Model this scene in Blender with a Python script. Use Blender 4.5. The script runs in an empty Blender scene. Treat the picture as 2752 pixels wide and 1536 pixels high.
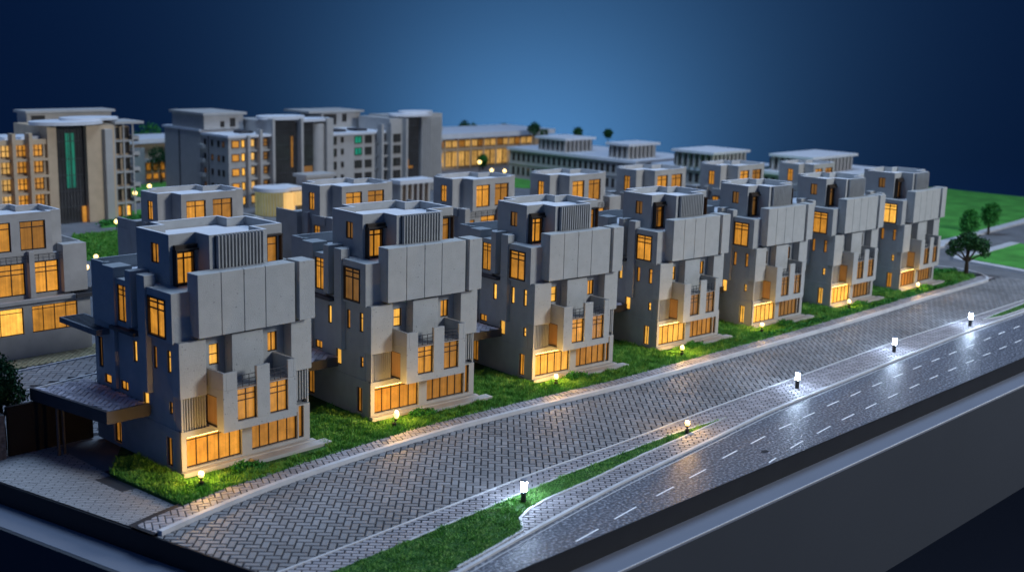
import bpy, math, random
import numpy as np
from mathutils import Vector, Matrix
random.seed(7)
scn = bpy.context.scene
COL = scn.collection
PI = math.pi

# ------------------------------------------------------------------ materials
def srgb(r, g, b):
    f = lambda c: (c/255/12.92 if c/255 <= .04045 else ((c/255+.055)/1.055)**2.4)
    return (f(r), f(g), f(b), 1)

def new_mat(name):
    m = bpy.data.materials.new(name); m.use_nodes = True
    nt = m.node_tree
    return m, nt, nt.nodes['Principled BSDF']

def N(nt, t, **kw):
    n = nt.nodes.new(t)
    for k, v in kw.items():
        setattr(n, k, v)
    return n

def ramp(nt, stops):
    r = N(nt, 'ShaderNodeValToRGB')
    el = r.color_ramp.elements
    el[0].position, el[0].color = stops[0]
    el[1].position, el[1].color = stops[-1]
    for p, c in stops[1:-1]:
        e = el.new(p); e.color = c
    return r

def painted(name, col, rough=.6, var=.12, scale=.35, bump=.15, bscale=6, pits=0, spec=.3, island=0):
    m, nt, b = new_mat(name); L = nt.links
    tc = N(nt, 'ShaderNodeTexCoord')
    n1 = N(nt, 'ShaderNodeTexNoise'); n1.inputs['Scale'].default_value = scale; n1.inputs['Detail'].default_value = 6
    L.new(tc.outputs['Object'], n1.inputs['Vector'])
    lo = tuple(c*(1-var) for c in col[:3])+(1,); hi = tuple(min(1, c*(1+var)) for c in col[:3])+(1,)
    r = ramp(nt, [(.3, lo), (.7, hi)])
    L.new(n1.outputs['Fac'], r.inputs['Fac'])
    out = r.outputs['Color']
    if pits:
        n3 = N(nt, 'ShaderNodeTexNoise'); n3.inputs['Scale'].default_value = 2.6; n3.inputs['Detail'].default_value = 3
        L.new(tc.outputs['Object'], n3.inputs['Vector'])
        r3 = ramp(nt, [(.66, (1, 1, 1, 1)), (.72, (1-pits, 1-pits, 1-pits, 1))])
        L.new(n3.outputs['Fac'], r3.inputs['Fac'])
        mx = N(nt, 'ShaderNodeMix', data_type='RGBA', blend_type='MULTIPLY'); mx.inputs['Factor'].default_value = 1
        L.new(out, mx.inputs[6]); L.new(r3.outputs['Color'], mx.inputs[7]); out = mx.outputs[2]
    if island:
        g = N(nt, 'ShaderNodeNewGeometry')
        r4 = ramp(nt, [(0, (1-island,)*3+(1,)), (1, (1+island,)*3+(1,))])
        L.new(g.outputs['Random Per Island'], r4.inputs['Fac'])
        mx = N(nt, 'ShaderNodeMix', data_type='RGBA', blend_type='MULTIPLY'); mx.inputs['Factor'].default_value = 1
        L.new(out, mx.inputs[6]); L.new(r4.outputs['Color'], mx.inputs[7]); out = mx.outputs[2]
    L.new(out, b.inputs['Base Color'])
    b.inputs['Roughness'].default_value = rough
    b.inputs['Specular IOR Level'].default_value = spec
    if bump:
        n2 = N(nt, 'ShaderNodeTexNoise'); n2.inputs['Scale'].default_value = bscale; n2.inputs['Detail'].default_value = 4
        L.new(tc.outputs['Object'], n2.inputs['Vector'])
        bp = N(nt, 'ShaderNodeBump'); bp.inputs['Strength'].default_value = bump; bp.inputs['Distance'].default_value = .15
        L.new(n2.outputs['Fac'], bp.inputs['Height']); L.new(bp.outputs['Normal'], b.inputs['Normal'])
    return m

def glow(name, col, k, var=.25, scale=.5, base=None, fine=.35):
    """backlit acrylic pane: uneven translucency of the sheet itself"""
    m, nt, b = new_mat(name); L = nt.links
    tc = N(nt, 'ShaderNodeTexCoord')
    n1 = N(nt, 'ShaderNodeTexNoise'); n1.inputs['Scale'].default_value = scale; n1.inputs['Detail'].default_value = 2
    n2 = N(nt, 'ShaderNodeTexNoise'); n2.inputs['Scale'].default_value = 9; n2.inputs['Detail'].default_value = 2
    L.new(tc.outputs['Object'], n1.inputs['Vector']); L.new(tc.outputs['Object'], n2.inputs['Vector'])
    a = N(nt, 'ShaderNodeMath', operation='MULTIPLY_ADD'); a.inputs[1].default_value = 4*var*k; a.inputs[2].default_value = k*(1-2*var)
    L.new(n1.outputs['Fac'], a.inputs[0])
    f = N(nt, 'ShaderNodeMath', operation='MULTIPLY_ADD'); f.inputs[1].default_value = 2*fine; f.inputs[2].default_value = 1-fine
    L.new(n2.outputs['Fac'], f.inputs[0])
    sp = N(nt, 'ShaderNodeSeparateXYZ'); L.new(tc.outputs['Object'], sp.inputs[0])
    ad = N(nt, 'ShaderNodeMath', operation='ADD'); L.new(sp.outputs[0], ad.inputs[0]); L.new(sp.outputs[1], ad.inputs[1])
    n4 = N(nt, 'ShaderNodeTexNoise', noise_dimensions='1D'); n4.inputs['Scale'].default_value = 2.2; n4.inputs['Detail'].default_value = 3; L.new(ad.outputs[0], n4.inputs['W'])
    cf = N(nt, 'ShaderNodeMath', operation='MULTIPLY_ADD'); cf.inputs[1].default_value = 1.0; cf.inputs[2].default_value = .5; L.new(n4.outputs['Fac'], cf.inputs[0])
    oi = N(nt, 'ShaderNodeObjectInfo')
    rw = N(nt, 'ShaderNodeMath', operation='MULTIPLY'); rw.inputs[1].default_value = 50; L.new(oi.outputs['Random'], rw.inputs[0])
    aw = N(nt, 'ShaderNodeMath', operation='ADD'); L.new(ad.outputs[0], aw.inputs[0]); L.new(rw.outputs[0], aw.inputs[1]); L.new(aw.outputs[0], n4.inputs['W'])
    vo = N(nt, 'ShaderNodeVectorMath', operation='ADD'); L.new(tc.outputs['Object'], vo.inputs[0]); L.new(rw.outputs[0], vo.inputs[1]); L.new(vo.outputs[0], n1.inputs['Vector'])
    rb = N(nt, 'ShaderNodeMath', operation='MULTIPLY_ADD'); rb.inputs[1].default_value = .6; rb.inputs[2].default_value = .68; L.new(oi.outputs['Random'], rb.inputs[0])
    a2 = N(nt, 'ShaderNodeMath', operation='MULTIPLY'); L.new(a.outputs[0], a2.inputs[0]); L.new(rb.outputs[0], a2.inputs[1]); a = a2
    p0 = N(nt, 'ShaderNodeMath', operation='MULTIPLY'); L.new(a.outputs[0], p0.inputs[0]); L.new(cf.outputs[0], p0.inputs[1])
    p = N(nt, 'ShaderNodeMath', operation='MULTIPLY'); L.new(p0.outputs[0], p.inputs[0]); L.new(f.outputs[0], p.inputs[1])
    mx = N(nt, 'ShaderNodeMath', operation='MAXIMUM'); mx.inputs[1].default_value = k*.25; L.new(p.outputs[0], mx.inputs[0])
    b.inputs['Base Color'].default_value = base or (.22, .10, .02, 1)
    b.inputs['Roughness'].default_value = .35
    b.inputs['Emission Color'].default_value = col
    L.new(mx.outputs[0], b.inputs['Emission Strength'])
    return m

def lampmat(name, col, k):
    m, nt, b = new_mat(name)
    b.inputs['Base Color'].default_value = (.8, .8, .8, 1)
    b.inputs['Emission Color'].default_value = col
    b.inputs['Emission Strength'].default_value = k
    return m

M = {}
M['wall'] = painted('painted_grey_wall', (.355, .368, .368, 1), pits=.18, var=.07, scale=.5, bump=.45)
M['panel'] = painted('pitted_grey_panel', (.39, .405, .40, 1), pits=.5, var=.06, scale=.5, bump=.45)
M['wall_b'] = painted('pale_grey_wall', (.40, .395, .385, 1), var=.11, bump=.4)
M['warmwall'] = painted('beige_wall', (.56, .42, .28, 1), var=.08, bump=.1)
M['whitewall'] = painted('off_white_wall', (.43, .41, .385, 1), var=.06, bump=.1)
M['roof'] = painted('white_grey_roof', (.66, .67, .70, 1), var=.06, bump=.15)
M['frame'] = painted('dark_brown_frame', (.035, .026, .02, 1), rough=.45, var=.1, bump=0)
M['dark'] = painted('dark_grey_metal', (.05, .052, .06, 1), rough=.5, bump=0)
M['darkwall'] = painted('shade_dark_garage_wall', (.009, .008, .008, 1), rough=.8)  # near-black albedo puts the garage interior's shade into the colour
M['pergola'] = painted('blue_grey_pergola', (.13, .14, .155, 1), bump=0)
M['glassdark'] = painted('dark_tinted_glass', (.055, .052, .05, 1), rough=.15, bump=0, spec=.6)
M['wood'] = painted('warm_brown_recess', (.16, .10, .05, 1), rough=.6)
M['slot_shade'] = painted('painted_slot_shade', (.075, .08, .09, 1), bump=0)  # dark colour standing in for the shade between fins and louvres
M['step'] = painted('pale_step', (.42, .41, .39, 1), var=.1)
AMB = (1.0, .41, .045, 1); AMB2 = (1.0, .55, .14, 1)
M['g_dim'] = glow('pane_dim_amber', (1, .40, .05, 1), .27, var=.34, scale=.7)
M['g_mid'] = glow('pane_mid_amber', AMB, .50, var=.34, scale=.55)
M['g_hi'] = glow('pane_bright_amber', (1, .50, .075, 1), .95, var=.3, scale=.5)
M['g_brown'] = glow('pane_brown', (1, .46, .12, 1), .12)
M['g_teal'] = glow('pane_teal', (.02, .75, .42, 1), .22, var=.45, scale=.25, base=(.01, .12, .09, 1))
M['g_far'] = glow('pane_far_amber', (1, .56, .15, 1), .6, var=.35, scale=.3)
M['g_cream'] = glow('pane_cream', (1, .62, .22, 1), 1.0, var=.1)
M['kerb'] = painted('pale_kerb', (.50, .51, .53, 1), var=.1, bump=.1)
M['line'] = painted('white_road_paint', (.86, .87, .88, 1), var=.12, scale=1.5)
M['brick'] = painted('grey_paver', (.21, .212, .22, 1), rough=.62, var=.22, scale=.08, bump=.5, bscale=5, island=.16, spec=.4)
M['brick2'] = painted('pale_paver', (.30, .29, .31, 1), rough=.62, var=.12, scale=.3, bump=.4, bscale=5, island=.2, spec=.5)
M['brickroof'] = painted('mauve_roof_paver', (.42, .39, .43, 1), rough=.6, var=.12, island=.25, bump=.3)
M['grout'] = painted('dark_grout', (.022, .023, .028, 1), rough=.8)
M['concrete'] = painted('grey_concrete_ground', (.16, .165, .175, 1), rough=.7, var=.2, scale=.15)
M['soil'] = painted('dark_green_base', (.025, .09, .016, 1), rough=.9, var=.4, scale=.8)
M['ledge'] = painted('satin_grey_ledge', (.17, .19, .235, 1), rough=.38, var=.04, scale=.05, bump=.03)
M['side'] = painted('charcoal_base_side', (.042, .048, .058, 1), rough=.5, var=.05, scale=.03, bump=0)
M['channel'] = painted('black_channel', (.012, .013, .016, 1), rough=.6, bump=0)
M['trunk'] = painted('dark_trunk', (.03, .022, .015, 1), rough=.9)
M['lampbody'] = painted('black_lamp_metal', (.02, .02, .022, 1), rough=.4, bump=0)
M['backdrop'] = painted('navy_backdrop_cloth', (.016, .057, .148, 1), rough=1, var=0, bump=0, spec=0)
M['g_annex'] = glow('lit_greenish_glass', (.75, .78, .35, 1), .22, var=.2)
M['strip'] = lampmat('warm_light_strip', (1, .56, .15, 1), 14)
M['bulb'] = lampmat('warm_bulb', (1, .62, .15, 1), 3.4)
M['bulb_far'] = lampmat('warm_globe', (1, .66, .20, 1), 4)
M['led'] = lampmat('cool_led', (.60, .76, 1, 1), 175)

def asphalt():
    m, nt, b = new_mat('glint_speckled_asphalt'); L = nt.links
    tc = N(nt, 'ShaderNodeTexCoord')
    n = N(nt, 'ShaderNodeTexNoise'); n.inputs['Scale'].default_value = 2.4; n.inputs['Detail'].default_value = 6
    L.new(tc.outputs['Object'], n.inputs['Vector'])
    r = ramp(nt, [(.32, (.035, .04, .05, 1)), (.5, (.085, .093, .115, 1)), (.66, (.30, .32, .37, 1))])  # pale speckle in the base colour stands in for glitter glints
    L.new(n.outputs['Fac'], r.inputs['Fac']); L.new(r.outputs['Color'], b.inputs['Base Color'])
    b.inputs['Roughness'].default_value = .46
    b.inputs['Specular IOR Level'].default_value = .45
    n2 = N(nt, 'ShaderNodeTexNoise'); n2.inputs['Scale'].default_value = 2.2; n2.inputs['Detail'].default_value = 3
    L.new(tc.outputs['Object'], n2.inputs['Vector'])
    bp = N(nt, 'ShaderNodeBump'); bp.inputs['Strength'].default_value = .8; bp.inputs['Distance'].default_value = .2
    L.new(n2.outputs['Fac'], bp.inputs['Height']); L.new(bp.outputs['Normal'], b.inputs['Normal'])
    return m
M['asphalt'] = asphalt()

def leafy(name, cols, rough=.6):
    m, nt, b = new_mat(name); L = nt.links
    g = N(nt, 'ShaderNodeNewGeometry')
    tc = N(nt, 'ShaderNodeTexCoord')
    n = N(nt, 'ShaderNodeTexNoise'); n.inputs['Scale'].default_value = .45; n.inputs['Detail'].default_value = 3
    L.new(tc.outputs['Object'], n.inputs['Vector'])
    a = N(nt, 'ShaderNodeMath', operation='MULTIPLY_ADD'); a.inputs[1].default_value = 1.6; a.inputs[2].default_value = -.55
    L.new(n.outputs['Fac'], a.inputs[0])
    s = N(nt, 'ShaderNodeMath', operation='MULTIPLY_ADD'); s.inputs[1].default_value = .55
    L.new(g.outputs['Random Per Island'], s.inputs[0]); L.new(a.outputs[0], s.inputs[2])
    r = ramp(nt, [(i/(len(cols)-1), c+(1,)) for i, c in enumerate(cols)])
    L.new(s.outputs[0], r.inputs['Fac']); L.new(r.outputs['Color'], b.inputs['Base Color'])
    b.inputs['Roughness'].default_value = rough; b.inputs['Specular IOR Level'].default_value = .25
    return m
M['grass'] = leafy('lawn_grass', [(.03, .11, .02), (.07, .25, .035), (.13, .36, .06), (.26, .46, .10)])
M['grass2'] = leafy('verge_grass', [(.06, .20, .035), (.12, .33, .07), (.20, .44, .11), (.32, .50, .20)])
M['leaf'] = leafy('tree_leaf', [(.008, .035, .012), (.015, .07, .02), (.03, .12, .03)])
M['leaf2'] = leafy('bright_leaf', [(.015, .11, .02), (.03, .19, .03), (.06, .28, .05)])
M['farlawn'] = painted('far_lawn', (.07, .29, .045, 1), rough=.8, var=.3, scale=.12, bump=.6, bscale=3)

def etched():
    """pale paving with fine engraved brick lines"""
    m, nt, b = new_mat('engraved_pale_paving'); L = nt.links
    tc = N(nt, 'ShaderNodeTexCoord'); mp = N(nt, 'ShaderNodeMapping'); mp.inputs['Rotation'].default_value = (0, 0, .78)
    L.new(tc.outputs['Object'], mp.inputs['Vector'])
    nz = N(nt, 'ShaderNodeTexNoise'); nz.inputs['Scale'].default_value = .6
    L.new(tc.outputs['Object'], nz.inputs['Vector'])
    va = N(nt, 'ShaderNodeVectorMath', operation='MULTIPLY_ADD'); va.inputs[1].default_value = (.5, .5, 0)
    L.new(nz.outputs['Color'], va.inputs[0]); L.new(mp.outputs['Vector'], va.inputs[2])
    br = N(nt, 'ShaderNodeTexBrick'); br.inputs['Scale'].default_value = 1.0
    br.inputs['Brick Width'].default_value = 2.4; br.inputs['Row Height'].default_value = .55; br.inputs['Mortar Size'].default_value = .075
    br.inputs['Color1'].default_value = (.34, .345, .355, 1); br.inputs['Color2'].default_value = (.28, .285, .295, 1); br.inputs['Mortar'].default_value = (.05, .055, .065, 1)
    L.new(va.outputs['Vector'], br.inputs['Vector']); L.new(br.outputs['Color'], b.inputs['Base Color'])
    b.inputs['Roughness'].default_value = .6
    return m
M['etched'] = etched()

# ------------------------------------------------------------------ mesh helpers
class MB:
    def __init__(s): s.v = []; s.f = []; s.m = []
    def quad(s, *p, mi=0):
        n = len(s.v); s.v += [tuple(q) for q in p]; s.f.append(tuple(range(n, n+len(p)))); s.m.append(mi)
    def box(s, x0, x1, y0, y1, z0, z1, mi=0):
        s.obox((x0, y0), (1, 0), (0, 1), 0, x1-x0, 0, y1-y0, z0, z1, mi)
    def obox(s, O, U, Nn, a0, a1, d0, d1, z0, z1, mi=0):
        P = lambda a, d, z: (O[0]+U[0]*a+Nn[0]*d, O[1]+U[1]*a+Nn[1]*d, z)
        n = len(s.v)
        s.v += [P(a0, d0, z0), P(a1, d0, z0), P(a1, d1, z0), P(a0, d1, z0), P(a0, d0, z1), P(a1, d0, z1), P(a1, d1, z1), P(a0, d1, z1)]
        for f in ((0, 3, 2, 1), (4, 5, 6, 7), (0, 1, 5, 4), (1, 2, 6, 5), (2, 3, 7, 6), (3, 0, 4, 7)):
            s.f.append(tuple(n+i for i in f)); s.m.append(mi)
    def cyl(s, x, y, z0, z1, r0, r1=None, n=16, mi=0, sx=1, sy=1):
        r1 = r0 if r1 is None else r1
        b = len(s.v)
        for z, r in ((z0, r0), (z1, r1)):
            for i in range(n):
                a = 2*PI*i/n; s.v.append((x+r*sx*math.cos(a), y+r*sy*math.sin(a), z))
        for i in range(n):
            j = (i+1) % n; s.f.append((b+i, b+j, b+n+j, b+n+i)); s.m.append(mi)
        s.f.append(tuple(b+n+i for i in range(n))); s.m.append(mi)
        s.f.append(tuple(b+n-1-i for i in range(n))); s.m.append(mi)
    def tube(s, pts, r, n=6, mi=0):
        pts = [Vector(p) for p in pts]; b0 = len(s.v)
        rr = r if isinstance(r, (list, tuple)) else [r]*len(pts)
        for k, p in enumerate(pts):
            d = (pts[min(k+1, len(pts)-1)]-pts[max(k-1, 0)]).normalized()
            a = d.orthogonal().normalized(); c = d.cross(a)
            for i in range(n):
                t = 2*PI*i/n; q = p+(a*math.cos(t)+c*math.sin(t))*rr[k]; s.v.append(tuple(q))
        for k in range(len(pts)-1):
            for i in range(n):
                j = (i+1) % n; s.f.append((b0+k*n+i, b0+k*n+j, b0+(k+1)*n+j, b0+(k+1)*n+i)); s.m.append(mi)
    def ball(s, c, r, mi=0, n=10, h=6, sz=1):
        b = len(s.v)
        for k in range(1, h):
            t = PI*k/h
            for i in range(n):
                a = 2*PI*i/n; s.v.append((c[0]+r*math.sin(t)*math.cos(a), c[1]+r*math.sin(t)*math.sin(a), c[2]+r*sz*math.cos(t)))
        top = len(s.v); s.v += [(c[0], c[1], c[2]+r*sz), (c[0], c[1], c[2]-r*sz)]
        for k in range(h-2):
            for i in range(n):
                j = (i+1) % n; s.f.append((b+k*n+i, b+(k+1)*n+i, b+(k+1)*n+j, b+k*n+j)); s.m.append(mi)
        for i in range(n):
            j = (i+1) % n; s.f.append((top, b+i, b+j)); s.m.append(mi)
            s.f.append((top+1, b+(h-2)*n+j, b+(h-2)*n+i)); s.m.append(mi)
    def poly(s, pts, z, mi=0):
        s.quad(*[(p[0], p[1], z) for p in pts], mi=mi)
    def slab(s, pts, z0, z1, mi=0):
        s.poly(pts, z1, mi)
        s.poly(pts[::-1], z0, mi)
        for i in range(len(pts)):
            a, b = pts[i], pts[(i+1) % len(pts)]
            s.quad((a[0], a[1], z0), (b[0], b[1], z0), (b[0], b[1], z1), (a[0], a[1], z1), mi=mi)
    def build(s, name, mats, parent=None, smooth=False, bevel=0):
        me = bpy.data.meshes.new(name); me.from_pydata(s.v, [], s.f)
        mats = mats if isinstance(mats, (list, tuple)) else [mats]
        for m in mats: me.materials.append(M[m] if isinstance(m, str) else m)
        if len(mats) > 1: me.polygons.foreach_set('material_index', s.m)
        if smooth: me.polygons.foreach_set('use_smooth', [True]*len(me.polygons))
        me.update()
        o = bpy.data.objects.new(name, me); COL.objects.link(o)
        if parent: o.parent = parent
        if bevel:
            bm = o.modifiers.new('bevel', 'BEVEL'); bm.width = bevel; bm.segments = 2; bm.limit_method = 'ANGLE'
        return o

def tag(o, label=None, cat=None, group=None, kind=None):
    if label: o['label'] = label
    if cat: o['category'] = cat
    if group: o['group'] = group
    if kind: o['kind'] = kind
    return o
def empty(name, loc, label, cat, group=None, rz=0):
    o = bpy.data.objects.new(name, None); COL.objects.link(o); o.location = loc; o.rotation_euler = (0, 0, rz)
    return tag(o, label, cat, group)
def struct(name, mb, mat, **k): return tag(mb.build(name, mat, **k), kind='structure')

def edge(poly, i):
    a = Vector(poly[i]); b = Vector(poly[(i+1) % len(poly)]); d = (b-a); L = d.length; U = d/L
    return a, U, Vector((-U.y, U.x)), L
def offset(poly, t):
    n = len(poly); out = []
    for i in range(n):
        a, U, Nn, L = edge(poly, i-1); c, U2, N2, L2 = edge(poly, i)
        den = 1+Nn.dot(N2)
        out.append(tuple(c+(Nn+N2)*t/max(den, .2)))
    return out

def sheet(mb, a, U, Nn, L, z0, z1, holes, mi=0):
    xs = sorted({0, L} | {h[0] for h in holes} | {h[1] for h in holes}); zs = sorted({z0, z1} | {h[2] for h in holes} | {h[3] for h in holes})
    P = lambda x, z, d=0: (a.x+U.x*x+Nn.x*d, a.y+U.y*x+Nn.y*d, z)
    for i in range(len(xs)-1):
        for j in range(len(zs)-1):
            cx = (xs[i]+xs[i+1])/2; cz = (zs[j]+zs[j+1])/2
            if any(h[0] < cx < h[1] and h[2] < cz < h[3] for h in holes): continue
            mb.quad(P(xs[i], zs[j]), P(xs[i+1], zs[j]), P(xs[i+1], zs[j+1]), P(xs[i], zs[j+1]), mi=mi)
    for x0, x1, h0, h1, d in holes:
        mb.quad(P(x0, h0), P(x1, h0), P(x1, h0, d), P(x0, h0, d), mi=mi)
        mb.quad(P(x0, h1), P(x0, h1, d), P(x1, h1, d), P(x1, h1), mi=mi)
        mb.quad(P(x0, h0), P(x0, h0, d), P(x0, h1, d), P(x0, h1), mi=mi)
        mb.quad(P(x1, h0), P(x1, h1), P(x1, h1, d), P(x1, h0, d), mi=mi)

class Vol:
    """polygonal building volume whose walls have real openings; windows are added as parts"""
    def __init__(s, poly): s.poly = poly; s.w = []
    def win(s, e, c0, c1, z0, z1, d=.45, cols=2, trans=(), glass='g_mid', key='', fr=.14, proud=0, name='window'):
        a, U, Nn, L = edge(s.poly, e)
        ax = 0 if abs(U.x) > .5 else 1
        q0, q1 = sorted((abs(c0-a[ax]), abs(c1-a[ax])))
        q0 = max(q0, .02); q1 = min(q1, L-.02)
        s.w.append((e, q0, q1, z0, z1, d, cols, trans, glass, key, fr, proud, name)); return s
    def walls(s, mb, z0, z1, mi=0):
        for e in range(len(s.poly)):
            a, U, Nn, L = edge(s.poly, e)
            hs = [(w[1], w[2], w[3], w[4], w[5]) for w in s.w if w[0] == e]
            sheet(mb, a, U, Nn, L, z0, z1, hs, mi)
    def top(s, mb, z, mi=0): mb.poly(s.poly, z, mi)
    def parapet(s, mb, mr, z0, z1, t=.45):
        """z0 roof floor (into mr), ring from z0 to z1 (walls outside assumed up to z1)"""
        q = offset(s.poly, t); n = len(q)
        for i in range(n):
            j = (i+1) % n
            mb.quad((*q[j], z0), (*q[i], z0), (*q[i], z1), (*q[j], z1))
            mr.quad((*s.poly[i], z1), (*s.poly[j], z1), (*q[j], z1), (*q[i], z1))  # rim top takes the lighter roof colour as a painted edge highlight
        mr.poly(q, z0)
    def windows(s, parent):
        for (e, q0, q1, z0, z1, d, cols, trans, glass, key, fr, proud, name) in s.w:
            a, U, Nn, L = edge(s.poly, e)
            window(parent, a, U, Nn, q0, q1, z0, z1, d, cols, trans, glass, key, fr, proud, name)

def window(parent, a, U, Nn, q0, q1, z0, z1, d, cols=2, trans=(), glass='g_mid', key='', fr=.14, proud=0, name='window', fm='frame'):
    mb = MB(); d0 = -proud if proud else d-.22; d1 = d-.02
    e = .012
    mb.obox(a, U, Nn, q0+e, q0+fr, d0, d1, z0+e, z1-e); mb.obox(a, U, Nn, q1-fr, q1-e, d0, d1, z0+e, z1-e)
    mb.obox(a, U, Nn, q0+fr, q1-fr, d0, d1, z1-fr, z1-e); mb.obox(a, U, Nn, q0+fr, q1-fr, d0, d1, z0+e, z0+fr)
    dm = d-.16
    for k in range(1, cols):
        x = q0+(q1-q0)*k/cols; mb.obox(a, U, Nn, x-fr*.42, x+fr*.42, dm, d1, z0+fr, z1-fr)
    for t in trans:
        z = z0+(z1-z0)*t; mb.obox(a, U, Nn, q0+fr, q1-fr, dm-.015, d1-.01, z-fr*.42, z+fr*.42)
    w = mb.build(name, fm, parent)
    g = MB(); g.obox(a, U, Nn, q0+.02, q1-.02, d, d+.12, z0+.02, z1-.02)
    p = g.build('pane', glass, w); p['key'] = key
    return w

def copy_tree(o, parent=None, fn=None):
    c = o.copy(); COL.objects.link(c)
    if parent: c.parent = parent
    for ch in o.children:
        k = copy_tree(ch, c, fn)
    if fn and 'key' in c.keys(): fn(c)
    return c

# ------------------------------------------------------------------ kerbside villa
def make_villa():
    r = empty('villa', (0, 0, 0), '', 'villa', 'villas along the kerb')
    wall = MB(); roof = MB(); pan = MB()
    # lower storey
    A = Vol([(0, 0), (22, 0), (22, 24), (0, 24)])
    A.win(0, .8, 9.9, 1.0, 5.4, .6, 5, (.88,), 'g_mid', 'g1', name='shop_window')
    A.win(0, 11.6, 19.75, 1.2, 5.3, .6, 5, (), 'g_dim', 'g2', name='shop_window')
    A.win(0, 19.95, 20.9, 1.2, 6.1, .5, 1, (), 'g_dim', 'g2')
    A.win(3, 2.4, 4.0, .7, 4.9, .5, 2, (), 'g_dim', 's_door')
    A.win(3, 16.8, 19.0, .5, 4.6, .5, 2, (), 'g_dim', 's_gar')
    A.win(1, 3, 5, .7, 4.9, .5, 2, (), 'g_dim', 'r')
    A.walls(wall, 0, 6.3)
    B = Vol([(.1, 1.7), (21.9, 1.7), (21.9, 23.9), (.1, 23.9)])
    B.win(0, 5.8, 7.4, 14.4, 17.4, .4, 1, (.5,), 'g_hi', 'fa')
    B.win(0, 15.7, 17.4, 14.7, 17.6, .4, 2, (), 'g_mid', 'fb')
    B.win(3, 2.2, 3.1, 8.3, 10.1, .35, 1, (.5,), 'g_mid', 's1')
    B.win(3, 2.3, 3.3, 14.1, 17.3, .35, 1, (.7,), 'g_hi', 's2')
    B.win(3, 6.0, 7.0, 14.0, 17.2, .35, 1, (), 'g_dim', 's3')
    B.win(3, 11.5, 12.6, 13.8, 16.9, .35, 1, (), 'g_hi', 's4')
    B.win(3, 21.6, 22.9, 11.0, 15.6, .35, 2, (), 'g_brown', 's5')
    B.win(3, 8.6, 10.2, 7.4, 10.2, .35, 1, (), 'g_hi', 's6')
    B.win(3, 14.4, 16.6, 8.9, 10.3, .35, 2, (), 'g_mid', 's7')
    B.win(3, 19.4, 21.4, 8.9, 10.3, .35, 1, (), 'g_mid', 's8')
    B.win(1, 4, 5, 8, 10, .35, 1, (), 'g_mid', 'r'); B.win(1, 7, 8, 14, 17, .35, 1, (), 'g_mid', 'r')
    B.walls(wall, 6.3, 18.9)
    B.top(wall, 18.88)
    wall.quad((0, 0, 6.3), (22, 0, 6.3), (22, 24, 6.3), (0, 24, 6.3))
    # side wall skin forward of v=1.7 next to louvres
    wall.box(.12, .45, .02, 1.68, 6.32, 10.95)
    wall.box(.45, 4.15, 1.1, 1.68, 6.32, 10.95)
    wall.box(17.2, 19.7, .3, 1.68, 6.32, 11.55); wall.box(21.75, 22.05, .3, 1.68, 6.32, 11.55)
    wall.box(19.7, 21.75, 1.1, 1.68, 6.32, 11.55)
    # vertical pilaster edges on the side wall
    wall.box(-.5, .09, 16.9, 17.9, 8.9, 18.0)
    wall.box(-.78, .08, 7.3, 9.4, 10.4, 18.88)
    # upper storey
    Cc = Vol([(.5, 1.25), (21.6, 1.25), (21.6, 24), (2.2, 24), (2.2, 15.6), (.5, 15.6)])
    Cc.win(2, 9, 13, 20, 24, .4, 3, (), 'g_mid', 'r')
    Cu = Vol([(-.55, 12.3), (2.1, 12.3), (2.1, 15.68), (-.55, 15.68)])
    Cu.win(3, 12.6, 15.5, 19.3, 24.6, .3, 2, (.72, .86), 'g_mid', 'u1')
    Cu.walls(wall, 18.6, 25.4); Cu.top(wall, 25.4)
    Cc.walls(wall, 18.9, 25.4)
    roof.poly([(.6, 1.3), (21.5, 1.3), (21.5, 23.9), (.6, 23.9)], 25.38)
    # bay at the corner
    D = Vol([(-.5, .75), (3.0, .75), (3.0, 7.25), (-.5, 7.25)])
    D.win(3, 2.3, 7.0, 18.9, 24.4, .3, 2, (.70, .86), 'g_mid', 'bay', fr=.24, proud=.12)
    D.walls(wall, 18.55, 25.45); D.top(wall, 25.45); wall.poly([(-.5, .75), (-.5, 7.25), (3, 7.25), (3, .75)], 18.55)
    # piers, wing and left parapets
    wall.box(-.8, .9, 7.3, 9.4, 18.9, 26.95)
    wall.box(.92, 3.2, 8.8, 9.4, 25.4, 26.9)
    wall.box(-1.0, 1.9, 10.8, 12.28, 19.1, 27.1)
    wall.box(-.95, 2.1, 15.7, 19.0, 18.55, 26.9)
    wall.box(-.75, -.3, 19.02, 22.6, 18.55, 27.2); wall.box(-.28, 2.1, 19.02, 22.6, 18.55, 25.4)
    wall.box(-.28, 9, 22.15, 22.6, 25.42, 27.2)
    wall.box(-.28, 0.5, 19.0, 19.5, 25.42, 27.15)
    # terrace parapets at the right and rear
    wall.box(21.25, 21.75, 1.3, 23.7, 25.4, 27.2); wall.box(9.02, 21.2, 22.2, 22.65, 25.42, 27.0)
    # panels standing proud
    o = wall.build('wall', 'wall', r, bevel=.05)
    for q in ((-.15, 4.1, -.3, 1.66, 11.0, 18.8), (8.3, 13.6, -.3, 1.66, 12.0, 18.8), (18.5, 22.2, -.3, 1.66, 11.6, 19.1)):
        pan = MB(); pan.box(*q); pan.build('wall_panel', 'panel', r, bevel=.07)
    # big parapet slab: four slabs with open seams and the end block
    pp = MB()
    for a, b in ((2.3, 5.96), (6.06, 9.66), (9.76, 13.26), (13.36, 18.4)):
        pp.box(a, b, -1.5, -1.0, 19.3, 28.0)
    pp.box(2.3, 18.4, -.99, 1.2, 19.32, 27.98)
    pp.box(18.9, 21.7, -1.9, 1.3, 19.5, 28.1)
    pp.build('parapet_panel', 'panel', r, bevel=.07)
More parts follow.
